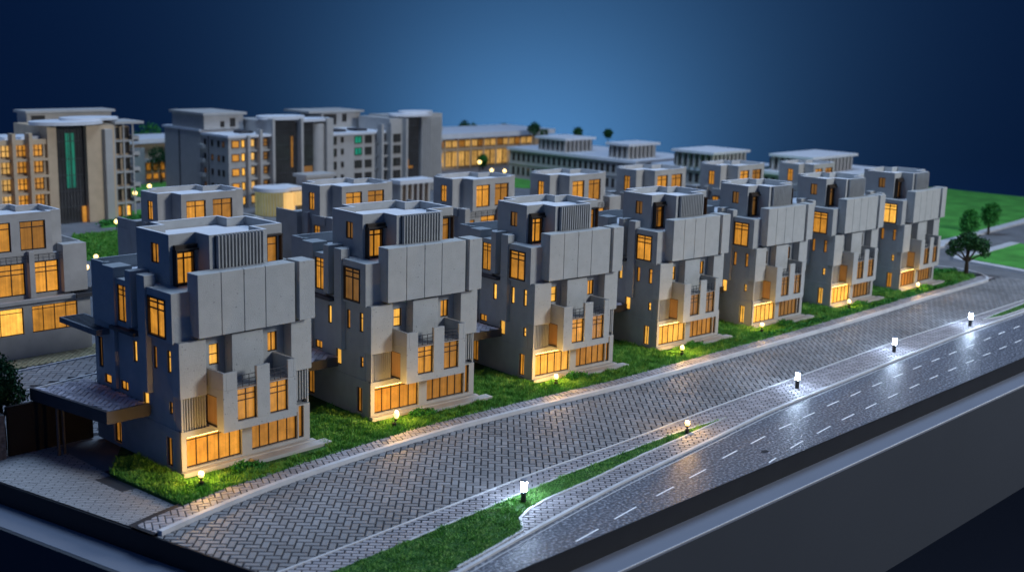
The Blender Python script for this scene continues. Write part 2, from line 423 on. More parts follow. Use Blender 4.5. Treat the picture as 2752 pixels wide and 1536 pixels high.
    # ledge under the upper side windows
    le = MB(); le.box(-1.3, .45, 10.0, 16.9, 18.0, 18.5); le.build('ledge', 'dark', r)
    # louvres
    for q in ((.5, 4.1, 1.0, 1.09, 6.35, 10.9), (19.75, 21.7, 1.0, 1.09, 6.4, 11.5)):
        bk = MB(); bk.box(*q); bk.build('louver_shade_panel', 'slot_shade', r)  # added dark panel, paints the shade behind the louvres
    lo = MB()
    for k in range(9):
        x = .75+k*.41; lo.box(x-.08, x+.08, .15, .97, 6.4, 10.9)
    lo.build('louver', 'wall', r); lo = MB()
    for k in range(4):
        x = 20.0+k*.5; lo.box(x-.09, x+.09, .35, .97, 6.9, 11.4)
    lo.build('louver', 'wall', r)
    # balcony box with glazed openings, left side door
    bal = MB(); F = Vol([(4.6, -3.6), (17.0, -3.6), (17.0, 1.65), (4.6, 1.65)])
    F.win(0, 6.9, 10.1, 7.3, 11.9, .5, 2, (.62, .8), 'g_mid', 'b1')
    F.win(0, 12.3, 15.5, 7.3, 11.9, .5, 2, (.62, .8), 'g_mid', 'b2')
    F.win(3, -1.9, 1.0, 6.5, 10.9, .3, 1, (), 'g_brown', 'bd', name='side_window')
    F.walls(bal, 6.15, 12.0)
    bal.poly([(4.6, -3.6), (4.6, 1.65), (17, 1.65), (17, -3.6)], 6.15)
    bal.poly([(5.0, -3.1), (16.6, -3.1), (16.6, 1.65), (5.0, 1.65)], 12.0)
    bal.box(4.6, 5.1, -3.6, 1.65, 12.0, 14.5); bal.box(16.5, 17.0, -3.6, 1.65, 12.0, 14.6)
    bal.box(5.1, 6.9, -3.6, -3.15, 12.0, 14.5); bal.box(10.1, 12.3, -3.7, -3.1, 7.3, 14.7); bal.box(15.5, 16.5, -3.6, -3.15, 12.0, 14.6)
    bo = bal.build('balcony', 'panel', r, bevel=.05)
    F.windows(bo)
    for a, b in ((6.9, 10.1), (12.3, 15.5)):
        rl = MB()
        for z in (12.5, 13.1, 13.7): rl.box(a, b, -3.35, -3.28, z-.05, z+.05)
        for k in range(1, 3): x = a+(b-a)*k/3; rl.box(x-.04, x+.04, -3.36, -3.27, 12, 13.7)
        rl.build('railing', 'dark', bo)
    for q in ((1.1, 9.8, .2, .34, 5.28, 5.36),):
        ls = MB(); ls.box(*q); ls.build('light_strip', 'strip', r)
    # plinth and porch
    st = MB(); st.box(-.3, 22.4, -1.0, -.02, 0, .75); st.box(10.5, 24.0, -2.9, -1.02, 0, .62)
    st.build('step', 'step', r, bevel=.06)
    dp = MB(); dp.tube([(-.12, -.12, .3), (-.12, -.12, 6.2), (-.12, .3, 6.5)], .07); dp.build('drain_pipe', 'frame', r)
    # penthouse
    P = [(2, 5.2), (6.2, 5.2), (6.2, 1.6), (15.8, 1.6), (15.8, 5.0), (20.8, 5.0), (20.8, 14.3), (17.5, 14.3), (17.5, 17), (5.9, 17), (5.9, 14), (2, 14)]
    Q = Vol(P)
    Q.win(0, 2.85, 5.85, 25.5, 30.2, .25, 2, (.78,), 'g_mid', 'p1', fr=.26, proud=.35)
    Q.win(4, 16.6, 20.0, 27.0, 30.8, .3, 2, (.7,), 'g_dim', 'p3')
    Q.win(11, 8.0, 10.1, 28.2, 31.0, .35, 2, (), 'g_dim', 'p2')
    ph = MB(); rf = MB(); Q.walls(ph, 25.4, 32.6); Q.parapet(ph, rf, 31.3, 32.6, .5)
    po = ph.build('penthouse', 'wall', r)
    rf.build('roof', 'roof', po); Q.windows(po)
    fn = MB()
    for k in range(14):
        x = 7.3+k*.57; fn.box(x-.1, x+.1, .85, 1.48, 25.5, 32.5)
    fn.build('fin_screen', 'wall', po)
    bk = MB(); bk.box(7.0, 15.1, 1.5, 1.585, 25.5, 32.5); bk.build('fin_shade_panel', 'slot_shade', po)  # added dark panel, shade between the fins put into its colour
    cn = MB(); cn.box(2.5, 6.1, 4.1, 5.18, 30.3, 30.55); cn.box(2.5, 2.65, 4.1, 5.18, 25.5, 30.3); cn.box(2.6, 6.1, 4.5, 5.17, 30.56, 31.1)
    cn.box(16.3, 20.5, 4.2, 4.98, 31.0, 31.2); cn.box(20.2, 20.4, 4.2, 4.98, 26, 31)
    cn.build('canopy', 'frame', po)
    roof.build('terrace', 'roof', r)
    for vv in (A, B, Cc, Cu, D): vv.windows(r)
    return r

def herring(mb, inside, x0, x1, y0, y1, cell=1.0, ang=PI/4, z=0, gap=.07, th=.1, mi=0, clip=None):
    c, s = math.cos(ang), math.sin(ang)
    R = max(x1-x0, y1-y0); cx, cy = (x0+x1)/2, (y0+y1)/2
    n = int(R/cell)+3
    for i in range(-n, n):
        for j in range(-n, n):
            k = (i-j) % 4
            if k == 0: a, b = 2, 1
            elif k == 3: a, b = 1, 2
            else: continue
            mx, my = (i+a/2)*cell, (j+b/2)*cell
            X, Y = cx+c*mx-s*my, cy+s*mx+c*my
            if not (x0-1.2 < X < x1+1.2 and y0-1.2 < Y < y1+1.2) or not inside(X, Y): continue
            brick(mb, X, Y, a*cell/2-gap/2, b*cell/2-gap/2, c, s, z, th, mi, clip)
def running(mb, inside, x0, x1, y0, y1, bw=1.4, bh=.62, ang=PI/4, z=0, gap=.07, th=.1, mi=0, clip=None):
    c, s = math.cos(ang), math.sin(ang); R = max(x1-x0, y1-y0); cx, cy = (x0+x1)/2, (y0+y1)/2
    for j in range(-int(R/bh)-2, int(R/bh)+2):
        for i in range(-int(R/bw)-2, int(R/bw)+2):
            mx, my = (i+.5*(j % 2))*bw, j*bh
            X, Y = cx+c*mx-s*my, cy+s*mx+c*my
            if not (x0-1 < X < x1+1 and y0-1 < Y < y1+1) or not inside(X, Y): continue
            brick(mb, X, Y, bw/2-gap/2, bh/2-gap/2, c, s, z, th, mi, clip)
def brick(mb, X, Y, hx, hy, c, s, z, th, mi=0, clip=None):
    b = .045; dz = random.uniform(-.012, .012)
    def ring(ex): return [(X+c*u-s*v, Y+s*u+c*v) for u, v in ((sx*(hx-ex), sy*(hy-ex)) for sx, sy in ((-1, -1), (1, -1), (1, 1), (-1, 1)))]
    top = ring(b); cut = False
    for (px, py, nx, ny) in (clip(X, Y) if clip else ()):
        out = []
        for k in range(len(top)):
            p, q = top[k], top[(k+1) % len(top)]
            dp = (p[0]-px)*nx+(p[1]-py)*ny; dq = (q[0]-px)*nx+(q[1]-py)*ny
            if dp >= 0: out.append(p)
            if dp*dq < 0: t = dp/(dp-dq); out.append((p[0]+(q[0]-p[0])*t, p[1]+(q[1]-p[1])*t))
            if dp < 0 or dq < 0: cut = True
        top = out
        if len(top) < 3: return
    low = top if cut else ring(0)
    n = len(mb.v); m = len(top)
    mb.v += [(p[0], p[1], z-th) for p in low]+[(p[0], p[1], z+dz) for p in top]
    mb.f.append(tuple(range(n+m, n+2*m))); mb.m.append(mi)
    for k in range(m):
        j = (k+1) % m; mb.f.append((n+k, n+j, n+m+j, n+m+k)); mb.m.append(mi)
def below(tab, off):   # keep what lies below y = tab(x)+off
    def f(x):
        y0, y1 = interp(tab, x-1)+off, interp(tab, x+1)+off; L = math.hypot(2, y1-y0)
        return (x, (y0+y1)/2, (y1-y0)/L, -2/L)
    return f
def above(tab, off):
    def f(x):
        a = below(tab, off)(x); return (a[0], a[1], -a[2], -a[3])
    return f
def left_edge(off=.15):
    dx, dy = BL1[0]-BL0[0], BL1[1]-BL0[1]; L = math.hypot(dx, dy)
    return (BL0[0]+off, BL0[1], dy/L, -dx/L)

def inpoly(poly):
    def f(x, y):
        c = False; n = len(poly); j = n-1
        for i in range(n):
            xi, yi = poly[i]; xj, yj = poly[j]
            if (yi > y) != (yj > y) and x < (xj-xi)*(y-yi)/(yj-yi)+xi: c = not c
            j = i
        return c
    return f
def interp(tab, x):
    return float(np.interp(x, [t[0] for t in tab], [t[1] for t in tab]))

# ------------------------------------------------------------------ the display base and its ground
BL0, BL1 = (76.5, 88.9), (47.0, 234.0)      # left top edge of the base
EX = 521
def lx(y): return BL0[0]+(BL1[0]-BL0[0])*(y-BL0[1])/(BL1[1]-BL0[1])
base_poly = [(lx(89), 89), (400, 89), (455, 92), (530, 190), (519, 233), (480, 560), (60, 560), (-20, 560)]
g = MB(); g.slab([(lx(89), 89), (455, 89), (535, 120), (519, 233), (480, 560), (lx(560), 560)], -6, -.15)
ground = struct('ground', g, 'concrete')
g = MB()
bp = [(lx(89)-9.2, 85), (460, 85), (540, 118), (523, 235), (484, 566), (lx(560)-9.2, 566)]
bs = empty('display_base', (0, 0, 0), 'dark charcoal model base with blue grey ledge under the whole miniature estate', 'model base')
a = MB(); a.slab([(lx(89)-4.6, 84.95), (461, 84.95), (541, 118), (524, 235), (485, 567), (lx(567)-4.6, 567)], -25.7, -3.06)
a.build('base_side', 'side', bs)
a = MB()   # ledge ring in front and at the left
lw = 4.2
a.box(lx(89)-4.8, 461, 84.85, 89.2, -3.5, -3.0)
a.slab([(lx(89.25)-4.8, 89.25), (lx(89.25)+1, 89.25), (lx(560)+1, 560), (lx(560)-4.8, 560)], -3.5, -3.0)
a.build('ledge', 'ledge', bs, bevel=.08)
a = MB(); a.box(lx(89)-.06, 455, 88.86, 88.98, -3.0, -.02)
a.slab([(lx(88.9)-.12, 88.9), (lx(88.9)-.01, 88.9), (lx(560)-.01, 560), (lx(560)-.12, 560)], -2.98, -.02)
a.build('channel_wall', 'channel', bs)
a = MB(); a.box(lx(89), 461, 84.78, 84.9, -3.12, -2.98); a.build('edge_trim', 'kerb', bs)

KERB = [(60, 122.2), (71, 125.6), (84, 128.6), (97, 130.1), (110, 130.9), (123, 131.2), (140, 130.4), (165, 128.4), (188, 128.1), (215, 127.6), (247, 127.6), (281, 128.3), (305, 128.4), (316, 128.3), (330, 128.3)]
EDGE = [(60, 88.8), (78, 91), (90, 93.1), (103, 95.4), (124, 98.5), (149.5, 100.9), (169.8, 103.2), (188.5, 103.9), (221, 105.2), (249, 106.2), (283, 106.2), (300, 106.2), (360, 106.2), (460, 106)]
MID = [(60, 106.5), (74.5, 106.9), (94.9, 108), (118, 109.5), (138, 109.5), (167, 110.8), (196, 111.6), (236, 112.6), (300, 111.8), (340, 113), (460, 118)]

# asphalt road
a = MB()
xs = list(range(60, 460, 6))
for i in range(len(xs)-1):
    x0, x1 = xs[i], xs[i+1]
    lo = lambda x: 89.0
    if x1 <= lx(91): continue
    a.quad((max(x0, lx(90)), 89.0, 0), (x1, 89.0, 0), (x1, interp(EDGE, x1), 0), (max(x0, lx(90)), interp(EDGE, max(x0, lx(90))), 0))
struct('asphalt_road', a, 'asphalt')
# far asphalt around the corner
a = MB(); a.poly([(327, 106.3), (460, 106.1), (520, 118), (519.5, 190), (441, 166), (369, 163), (361, 160), (322, 150), (322, 148)], -.08)
a.poly([(150, 336), (352, 336), (380, 300), (380, 410), (360, 460), (150, 460)], -.1)
struct('far_road', a, 'concrete')
# paved street of herringbone bricks
grout = MB(); grout.poly([(lx(89)+.05, 89.2), (330, 89.2), (345, 112), (328, 150), (60.5, 150), (lx(150)+.05, 150)], -.1)
struct('street_bed', grout, 'grout')
def in_street(x, y): return lx(y)-1 < x < 331-(y-112)*.2 and interp(MID, x)-1.2 < y < interp(KERB, x)+.3
a = MB(); herring(a, in_street, 62, 330, 104, 134, 1.0, PI/4, z=0, gap=.2, clip=lambda X, Y: (above(MID, 0)(X), left_edge()) if (Y < interp(MID, X)+1.6 or X < lx(Y)+2) else ())
struct('paved_street', a, 'brick')
def in_strip(x, y): return lx(y)-1 < x < 345 and interp(EDGE, x)-1 < y < interp(MID, x)+1
a = MB(); running(a, in_strip, 70, 345, 90, 114, 1.7, .8, -PI/4, z=.05, gap=.15, clip=lambda X, Y: (below(MID, 0)(X), above(EDGE, 0)(X), left_edge()))
struct('paved_verge', a, 'brick2')
def in_walk(x, y): return lx(y)-1 < x < 322 and interp(KERB, x)-.5 < y < interp(KERB, x)+4.4
a = MB(); herring(a, in_walk, 66, 322, 122, 138, .85, PI/4+.35, z=.5, gap=.1, clip=lambda X, Y: (above(KERB, .3)(X), below(KERB, 3.9)(X), left_edge()))
a2 = MB(); xs = list(range(68, 320, 4))
for i in range(len(xs)-1):
    x0, x1 = xs[i], xs[i+1]
    a2.quad((max(x0, lx(127)), interp(KERB, x0)+.3, .42), (x1, interp(KERB, x1)+.3, .42), (x1, interp(KERB, x1)+5, .42), (max(x0, lx(131)), interp(KERB, x0)+5, .42))
struct('pavement', a, 'brick2'); struct('pavement_bed', a2, 'grout')
# kerbs
def ribbon(mb, line, w, z0, z1, mi=0):
    pts = [Vector(p) for p in line]; n = len(pts); nr = []
    for k in range(n):
        d = (pts[min(k+1, n-1)]-pts[max(k-1, 0)]).normalized(); nr.append(Vector((-d.y, d.x))*w/2)
    for k in range(n-1):
        p, q = pts[k], pts[k+1]; A, B, C_, D_ = p-nr[k], q-nr[k+1], q+nr[k+1], p+nr[k]
        mb.quad((*A, z1), (*B, z1), (*C_, z1), (*D_, z1), mi=mi)
        mb.quad((*A, z0), (*B, z0), (*B, z1), (*A, z1), mi=mi); mb.quad((*C_, z0), (*D_, z0), (*D_, z1), (*C_, z1), mi=mi)
    for k, sgn in ((0, 1), (n-1, -1)):
        p = pts[k]; mb.quad((*(p-nr[k]), z0), (*(p-nr[k]), z1), (*(p+nr[k]), z1), (*(p+nr[k]), z0), mi=mi)
def along(tab, x0, x1, st, dy=0):
    out = [(x, interp(tab, x)+dy) for x in np.arange(x0, x1+.01, st)]
    return [(float(a), float(b)) for a, b in out]
def smooth(line, it=3):
    for _ in range(it):
        line = [line[0]]+[((line[k-1][0]+2*line[k][0]+line[k+1][0])/4, (line[k-1][1]+2*line[k][1]+line[k+1][1])/4) for k in range(1, len(line)-1)]+[line[-1]]
    return line
k1 = smooth(along(KERB, lx(125)+.6, 314, 3))+[(317.5, 128.6), (320.8, 130), (323.6, 132.6), (325.6, 136), (326.8, 140), (326.5, 144), (325, 149), (322, 156), (320, 170)]
a = MB(); ribbon(a, k1, .75, -.1, .62); struct('kerb', a, 'kerb', bevel=.12)
a = MB()
ribbon(a, smooth(along(MID, lx(107)+.4, 340, 4)), .28, -.1, .16)
struct('verge_kerb', a, 'kerb')
a = MB(); ribbon(a, smooth(along(EDGE, lx(91)+.3, 380, 4), 4), .5, -.1, .3); ribbon(a, smooth(along(EDGE, lx(91)+.3, 380, 4, -.9), 4), .16, -.02, .03)
struct('road_kerb', a, 'kerb')
# far kerbs
a = MB()
ribbon(a, [(321, 172), (340, 164), (361.5, 162.6), (369, 165.4), (400, 166.5), (441, 168.5), (519, 176)], 3.2, -.1, .5)
isl = [(388, 149.5), (362.6, 148.6), (346, 149.4), (343.2, 148), (342.4, 145.6), (341.6, 141), (340.4, 134), (339, 127), (337.5, 116)]
ribbon(a, isl, 3.0, -.1, .6)
struct('far_kerb', a, 'kerb')
a = MB()
for q in [(148.8, 89.5, 151.3, 89.9), (156.8, 90.8, 161.5, 91.4), (166.4, 91.8, 171.4, 92.3), (175.8, 92.7, 180.5, 93.0), (184.8, 93.2, 189.2, 93.5), (193.7, 93.7, 197.8, 93.9), (202.7, 94.0, 206.8, 94.2), (211.5, 94.4, 215.2, 94.5), (219.8, 94.6, 223.6, 94.7), (228.3, 94.9, 232.0, 94.9), (236.8, 95.1, 240.4, 95.1), (245.1, 95.2, 248.7, 95.2), (253.2, 95.3, 257.0, 95.4), (261.5, 95.5, 265, 95.5), (269.5, 95.6, 273, 95.6), (278, 95.7, 282, 95.7), (286, 95.7, 290, 95.7),
          (106, 89.9, 111, 90.5), (115, 91.2, 120.4, 91.9), (125.5, 92.5, 130.1, 93.0), (134.6, 93.6, 139.3, 94.1), (145.1, 95.2, 149.7, 95.7), (154.1, 96.1, 158.8, 96.6), (163.6, 97.1, 167.7, 97.3), (172.1, 97.7, 176.1, 97.9), (181.0, 98.4, 185.3, 98.6), (189.6, 98.7, 193.8, 99.0), (198.4, 99.2, 202.2, 99.3), (207.1, 99.5, 211.3, 99.6), (215.8, 99.8, 219.6, 99.9), (224.2, 100.0, 227.9, 100.1), (232.4, 100.2, 236.1, 100.3), (241, 100.4, 245, 100.5), (250.1, 100.6, 253.8, 100.7), (258.3, 100.9, 261.8, 100.9), (266.6, 100.9, 270.2, 101.0), (275, 101, 279, 101), (284, 101, 288, 101), (293, 101, 297, 101)]:
    ribbon(a, [(q[0], q[1]), (q[2], q[3])], .25, -.02, .012)
a.quad((455, 150, -.05), (475, 151, -.05), (475, 149.5, -.05), (455, 148.5, -.05))
struct('road_marking', a, 'line')
a = MB(); a.cyl(152.5, 92.6, -.02, .02, .8, n=14, sx=1, sy=.6); tag(a.build('manhole_cover', 'channel'), 'small dark oval cover in the asphalt between the dashed lines', 'manhole cover')
# near left corner paving
a = MB(); a.poly([(lx(125)+.15, 125.9), (72.6, 126.6), (76.2, 130.3), (75.2, 147.3), (74.9, 165), (lx(165)+.15, 165)], .05); struct('corner_paving', a, 'etched')
# back street
def in_back(x, y): return lx(y)+1 < x < 150 and 166 < y < 207.5 and abs(y-195-(x-83)*.1) > .3
a = MB(); herring(a, in_back, 46, 132, 166, 206, 1.25, PI/4+.1, z=.0, gap=.12); struct('back_street', a, 'brick')
a = MB(); a.poly([(lx(165)+.2, 165), (330, 165), (330, 216), (lx(216)+.2, 216)], -.1); struct('back_street_bed', a, 'grout')
def in_back2(x, y): return lx(y)+.3 < x < 112 and 207.6 < y < 216
a = MB(); running(a, in_back2, 46, 112, 207, 216, 1.6, .8, PI/4, z=.15, gap=.1)
M['sand'] = painted('sandy_paver', (.33, .30, .18, 1), island=.2, bump=.3)
struct('back_pavement', a, 'sand')
a = MB(); ribbon(a, [(lx(205)+.5, 203.6), (87, 205.5), (102.5, 207.2), (125, 208)], .4, -.1, .25); ribbon(a, [(lx(192)+.5, 190.8), (83.4, 193.3), (96.9, 195.7), (125, 197)], .35, -.1, .2)
struct('back_kerb', a, 'kerb')

# lawns
def lawn_sheet(name, pts, z, mat='soil'):
    a = MB(); a.slab(pts, -.1, z); return struct(name, a, mat)
front_lawn = [(74.9, 147.3), (76.2, 130.6), (84, 132.2)]+[(x, interp(KERB, x)+3.1) for x in range(90, 312, 6)]+[(316, 131.2), (320.6, 133.5), (322.5, 137), (322.5, 141), (318, 150), (312, 164), (200, 164), (100, 164), (84, 160)]
lawn_sheet('front_lawn', front_lawn, .48)
LA = [(62, 93.0), (78, 93.2), (90, 94.2), (97, 95.2), (103.4, 96.5), (105.2, 98.4), (106, 99.4), (109, 100.7), (113.8, 101.6), (122.7, 102.2), (137.7, 104), (155.2, 105.4), (162, 106.1), (155, 106.5), (148, 106.8), (134, 106.4), (121.4, 106), (109.2, 105), (90.9, 103.6), (60, 102)]
wedge = [p for p in LA if p[0] >= 1]
wedge = [(lx(93)+.4, 92.6), (78, 92.6)]+LA[2:-1]+[(lx(103)+.4, 102.6)]
lawn_sheet('verge_lawn', wedge, .12)
w2 = [(269, 109.2), (277, 107.6), (285, 107.5), (300, 107.6), (330, 108), (330, 110.5), (300, 110.2), (282, 109.7)]
lawn_sheet('far_verge_lawn', w2, .12)
a = MB(); ribbon(a, wedge[2:-1], .35, -.05, .2); ribbon(a, w2[:4], .3, -.05, .2); ribbon(a, [w2[0], w2[7], w2[6]], .3, -.05, .2)
struct('lawn_edging', a, 'kerb')
lawn_sheet('back_lawn', [(146, 298), (157, 294), (182, 326), (180, 335), (162, 336)], .3, 'farlawn')
lawn_sheet('tower_lawn', [(176, 345), (196, 343), (204, 372), (190, 366), (182, 352)], .3, 'farlawn')
lawn_sheet('gap_lawn', [(205, 405), (224, 402), (262, 432), (250, 437), (225, 428)], .3, 'farlawn')
lawn_sheet('colonnade_lawn', [(352, 352), (372, 330), (383, 325), (383, 376), (360, 380)], .3, 'farlawn')
lawn_sheet('meadow', [(340, 167), (361, 165.3), (369, 168), (400, 169), (441, 171), (519, 178.5), (520, 190), (519.3, 233), (505, 340), (340, 250), (322, 200), (322, 180)], .2, 'farlawn')
lawn_sheet('island_lawn', [(388, 148), (362.6, 147), (347.5, 147.6), (345, 145), (343, 134), (341.5, 126), (340, 117), (388, 118)], .5, 'farlawn')

def blades(name, inside, x0, x1, y0, y1, z, dens, h, w, mat, label, parent=None, seed=1, fall=None):
    rg = np.random.default_rng(seed)
    n = int((x1-x0)*(y1-y0)*dens)
    X = rg.uniform(x0, x1, n); Y = rg.uniform(y0, y1, n)
    keep = np.array([inside(a, b) for a, b in zip(X, Y)])
    if fall is not None: keep &= rg.uniform(0, 1, n) < fall(X)
    X, Y = X[keep], Y[keep]; n = len(X)
    th = rg.uniform(0, 2*PI, n); hh = h*rg.uniform(.5, 1.25, n); ww = w*rg.uniform(.7, 1.3, n)
    cl = .7+.5*np.sin(X*1.3+2*np.sin(Y*.9))*np.sin(Y*1.7+X*.3); hh = hh*cl.clip(.35, 1.3)
    lean = rg.uniform(0, .8, n)*hh; la = rg.uniform(0, 2*PI, n)
    V = np.zeros((n, 3, 3))
    V[:, 0] = np.stack([X-np.cos(th)*ww/2, Y-np.sin(th)*ww/2, np.full(n, z)], 1)
    V[:, 1] = np.stack([X+np.cos(th)*ww/2, Y+np.sin(th)*ww/2, np.full(n, z)], 1)
    V[:, 2] = np.stack([X+np.cos(la)*lean, Y+np.sin(la)*lean, z+hh], 1)
    me = bpy.data.meshes.new(name); me.vertices.add(3*n); me.vertices.foreach_set('co', V.reshape(-1))
    me.loops.add(3*n); me.loops.foreach_set('vertex_index', np.arange(3*n, dtype=np.int32))
    me.polygons.add(n); me.polygons.foreach_set('loop_start', np.arange(0, 3*n, 3, dtype=np.int32)); me.polygons.foreach_set('loop_total', np.full(n, 3, dtype=np.int32))
    me.materials.append(M[mat]); me.update(); me.validate()
    o = bpy.data.objects.new(name, me); COL.objects.link(o)
    return tag(o, label, 'grass', None, 'stuff')

VF = [(81.6, 139.9, .006, .975, 1.0), (116.4, 142.2, -.07, .965, .986), (151.8, 140.5, -.10, .915, .951), (187.2, 140.0, -.075, .875, .931), (218.8, 138.5, -.065, .84, .927), (250.8, 137.9, -.05, .85, .915), (283.0, 136.8, -.003, .87, .901)]
VX = [(q[0], q[1]) for q in VF]
fl = inpoly(front_lawn)
def not_house(x, y):
    if not fl(x, y): return False
    for hx, hy in VX:
        if hx-.2 < x < hx+20.5 and y > hy-1.9: return False
        if hx+8.6 < x < hx+22 and y > hy-4.2: return False
    return True
blades('grass', not_house, 74, 323, 130, 152, .45, 64, .72, .17, 'grass', 'bushy green grass strip between the villas and the kerb', seed=3, fall=lambda X: np.clip(1.25-(X-80)/260, .35, 1))
wd = inpoly(wedge)
blades('grass', wd, 66, 163, 91, 107, .1, 55, .34, .17, 'grass2', 'short bright grass wedge between the street and the asphalt road', seed=5, fall=lambda X: np.clip(1.1-(X-90)/120, .45, 1))
blades('grass', inpoly(w2), 268, 330, 106, 112, .1, 12, .25, .2, 'grass2', 'thin grass sliver at the far end of the verge', seed=6)
blades('grass', inpoly([(146, 298), (157, 294), (182, 326), (180, 335), (162, 336)]), 146, 182, 294, 336, .25, 10, .9, .4, 'grass', 'rough green garden plot behind the nearest villas', seed=8)

# ------------------------------------------------------------------ front row
villa = make_villa()
far_glass = {}
LBL = ['nearest grey villa of the kerbside row, with a free-standing carport roof at its left',
       'second grey villa of the kerbside row, a tall tilted lamp before its step',
       'third grey villa from the near end of the kerbside row',
       'middle grey villa of the seven along the kerb',
       'fifth kerbside villa from the near end, brightly lit at its ground floor corner',
       'sixth kerbside villa, second from the far end of the row',
       'farthest villa of the kerbside row, beside the corner lawn and tree']
DIMD = 'g_dim'
STYLE = [  # per villa: pane key -> glass
    {'bd': 'g_brown'},
    {'g1': 'g_mid', 's2': 'g_hi', 'bay': 'g_brown', 's_door': 'g_dim', 'bd': 'g_brown', 'b2': 'g_dim', 'p2': 'g_brown'},
    {'g1': 'g_hi', 's2': 'g_hi', 's3': 'g_hi', 's_door': 'g_mid', 'bd': 'g_brown', 'b2': 'g_dim', 's6': 'g_hi', 's1': 'g_hi', 'p2': 'g_brown'},
    {'g1': 'g_hi', 'g2': 'g_dim', 's2': 'g_mid', 's3': 'g_mid', 's_door': 'g_hi', 'bd': 'g_brown', 'b1': 'g_brown', 'b2': 'g_brown', 's1': 'g_hi', 'p2': 'g_brown', 'p1': 'g_dim'},
    {'g1': 'g_hi', 'g2': 'g_brown', 's2': 'g_dim', 's3': 'g_dim', 's_door': 'g_hi', 'bd': 'g_brown', 'b1': 'g_brown', 'b2': 'g_brown', 's1': 'g_hi', 'p2': 'g_brown', 'p1': 'g_brown', 'fb': 'g_brown'},
    {'g1': 'g_hi', 'g2': 'g_brown', 's2': 'g_dim', 's3': 'g_dim', 's_door': 'g_hi', 'bd': 'g_brown', 'b1': 'g_brown', 'b2': 'g_brown', 's1': 'g_hi', 'p2': 'g_brown', 'p1': 'g_brown', 'fa': 'g_brown', 'fb': 'g_brown'},
    {'g1': 'g_brown', 'g2': 'g_brown', 's2': 'g_dim', 's3': 'g_dim', 's_door': 'g_mid', 'bd': 'g_brown', 'b1': 'g_brown', 'b2': 'g_brown', 's1': 'g_hi', 'p2': 'g_brown', 'p1': 'g_brown', 'bay': 'g_hi', 'fa': 'g_brown', 'fb': 'g_brown'}]
def restyle(d):
    def fn(o):
        k = o['key']
        if k in d:
            o.material_slots[0].link = 'OBJECT'; o.material_slots[0].material = M[d[k]]
    return fn
def walk(o):
    yield o
    for c in o.children: yield from walk(c)
villas = []
for i, (x, y) in enumerate(VX):
    if i == 0: pass
    v = villa if i == 0 else copy_tree(villa, None, restyle(STYLE[i]))
    v.location = (x, y, .35); v.rotation_euler = (0, 0, VF[i][2]); v.scale = (VF[i][3], VF[i][3], VF[i][4]); v['label'] = LBL[i]; villas.append(v)
for o in bpy.data.objects:
    if 'key' in o.keys(): del o['key']
# roofs bridging to the neighbour on the left
def carport_bricks(mb, x0, x1, y0, y1, z):
    herring(mb, lambda X, Y: x0+.5 < X < x1-.5 and y0+.5 < Y < y1-.5, x0, x1, y0, y1, .85, PI/4, z, .09, .08)
for i, v in enumerate(villas):
    if i == 0: continue
    w = (VX[i][0]-VX[i-1][0]-22*VF[i-1][3])/VF[i][3]
    a = MB(); a.box(-w+.05, -.02, 9.4, 22, 7.1, 8.6); cp = a.build('carport_roof', 'dark', v)
    if i < 4:
        b = MB(); carport_bricks(b, -w, 0, 9.4, 22, 8.7); b.build('roof_paving', 'brickroof', cp)
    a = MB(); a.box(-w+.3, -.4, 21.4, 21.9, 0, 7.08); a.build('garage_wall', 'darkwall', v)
v = villas[0]
a = MB(); a.slab([(-6.6, 8.0), (-.05, 8.0), (-.05, 26), (-9.2, 26)], 7.2, 8.4)
cp = a.build('carport_roof', 'dark', v)
a = MB(); ribbon(a, [(-.3, 8.05), (-6.6, 8.0), (-9.2, 26)], .5, 7.0, 8.8); a.build('fascia', 'dark', cp)
b = MB(); herring(b, inpoly([(-6.2, 8.4), (-.3, 8.4), (-.3, 25.8), (-8.7, 25.8)]), -9.3, 0, 8, 26, .85, PI/4, 8.52, .09, .1); b.build('roof_paving', 'brickroof', cp)
for px, py in ((-8.0, 20.5), (-7.0, 20.8)):
    a = MB(); a.cyl(px, py, -.3, 7.1, .22, n=10); a.build('post', 'dark', cp)
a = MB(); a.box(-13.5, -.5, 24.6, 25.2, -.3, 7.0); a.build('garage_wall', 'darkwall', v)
pg = MB()
pg.box(-2.0, 2.2, 19.4, 19.9, 16.5, 17.3); pg.box(-2.0, -1.6, 19.92, 31, 16.5, 17.3); pg.box(-1.58, 2.2, 30.6, 31, 16.5, 17.3); pg.box(1.8, 2.2, 24.2, 30.58, 16.5, 17.3)
for k in range(14): pg.box(-1.58, 1.78, 20.3+k*.74, 20.5+k*.74, 16.7, 17.25)
pg.build('pergola', 'pergola', v)
a = MB(); a.slab([(-8.5, 1.2), (-.1, 1.2), (-.1, 7.8), (-9, 7.8)], -.5, -.28); a.build('side_path', 'dark', v)
st = MB(); st.box(64.4, 67.6, 163.2, 172, 0, 6.5)
M['stone'] = painted('rough_stone', (.12, .12, .125, 1), rough=.9, var=.5, scale=1.6, bump=1, bscale=3)
tag(st.build('stone_wall', 'stone'), 'rough dark stone garden wall at the left edge under the tree', 'wall')

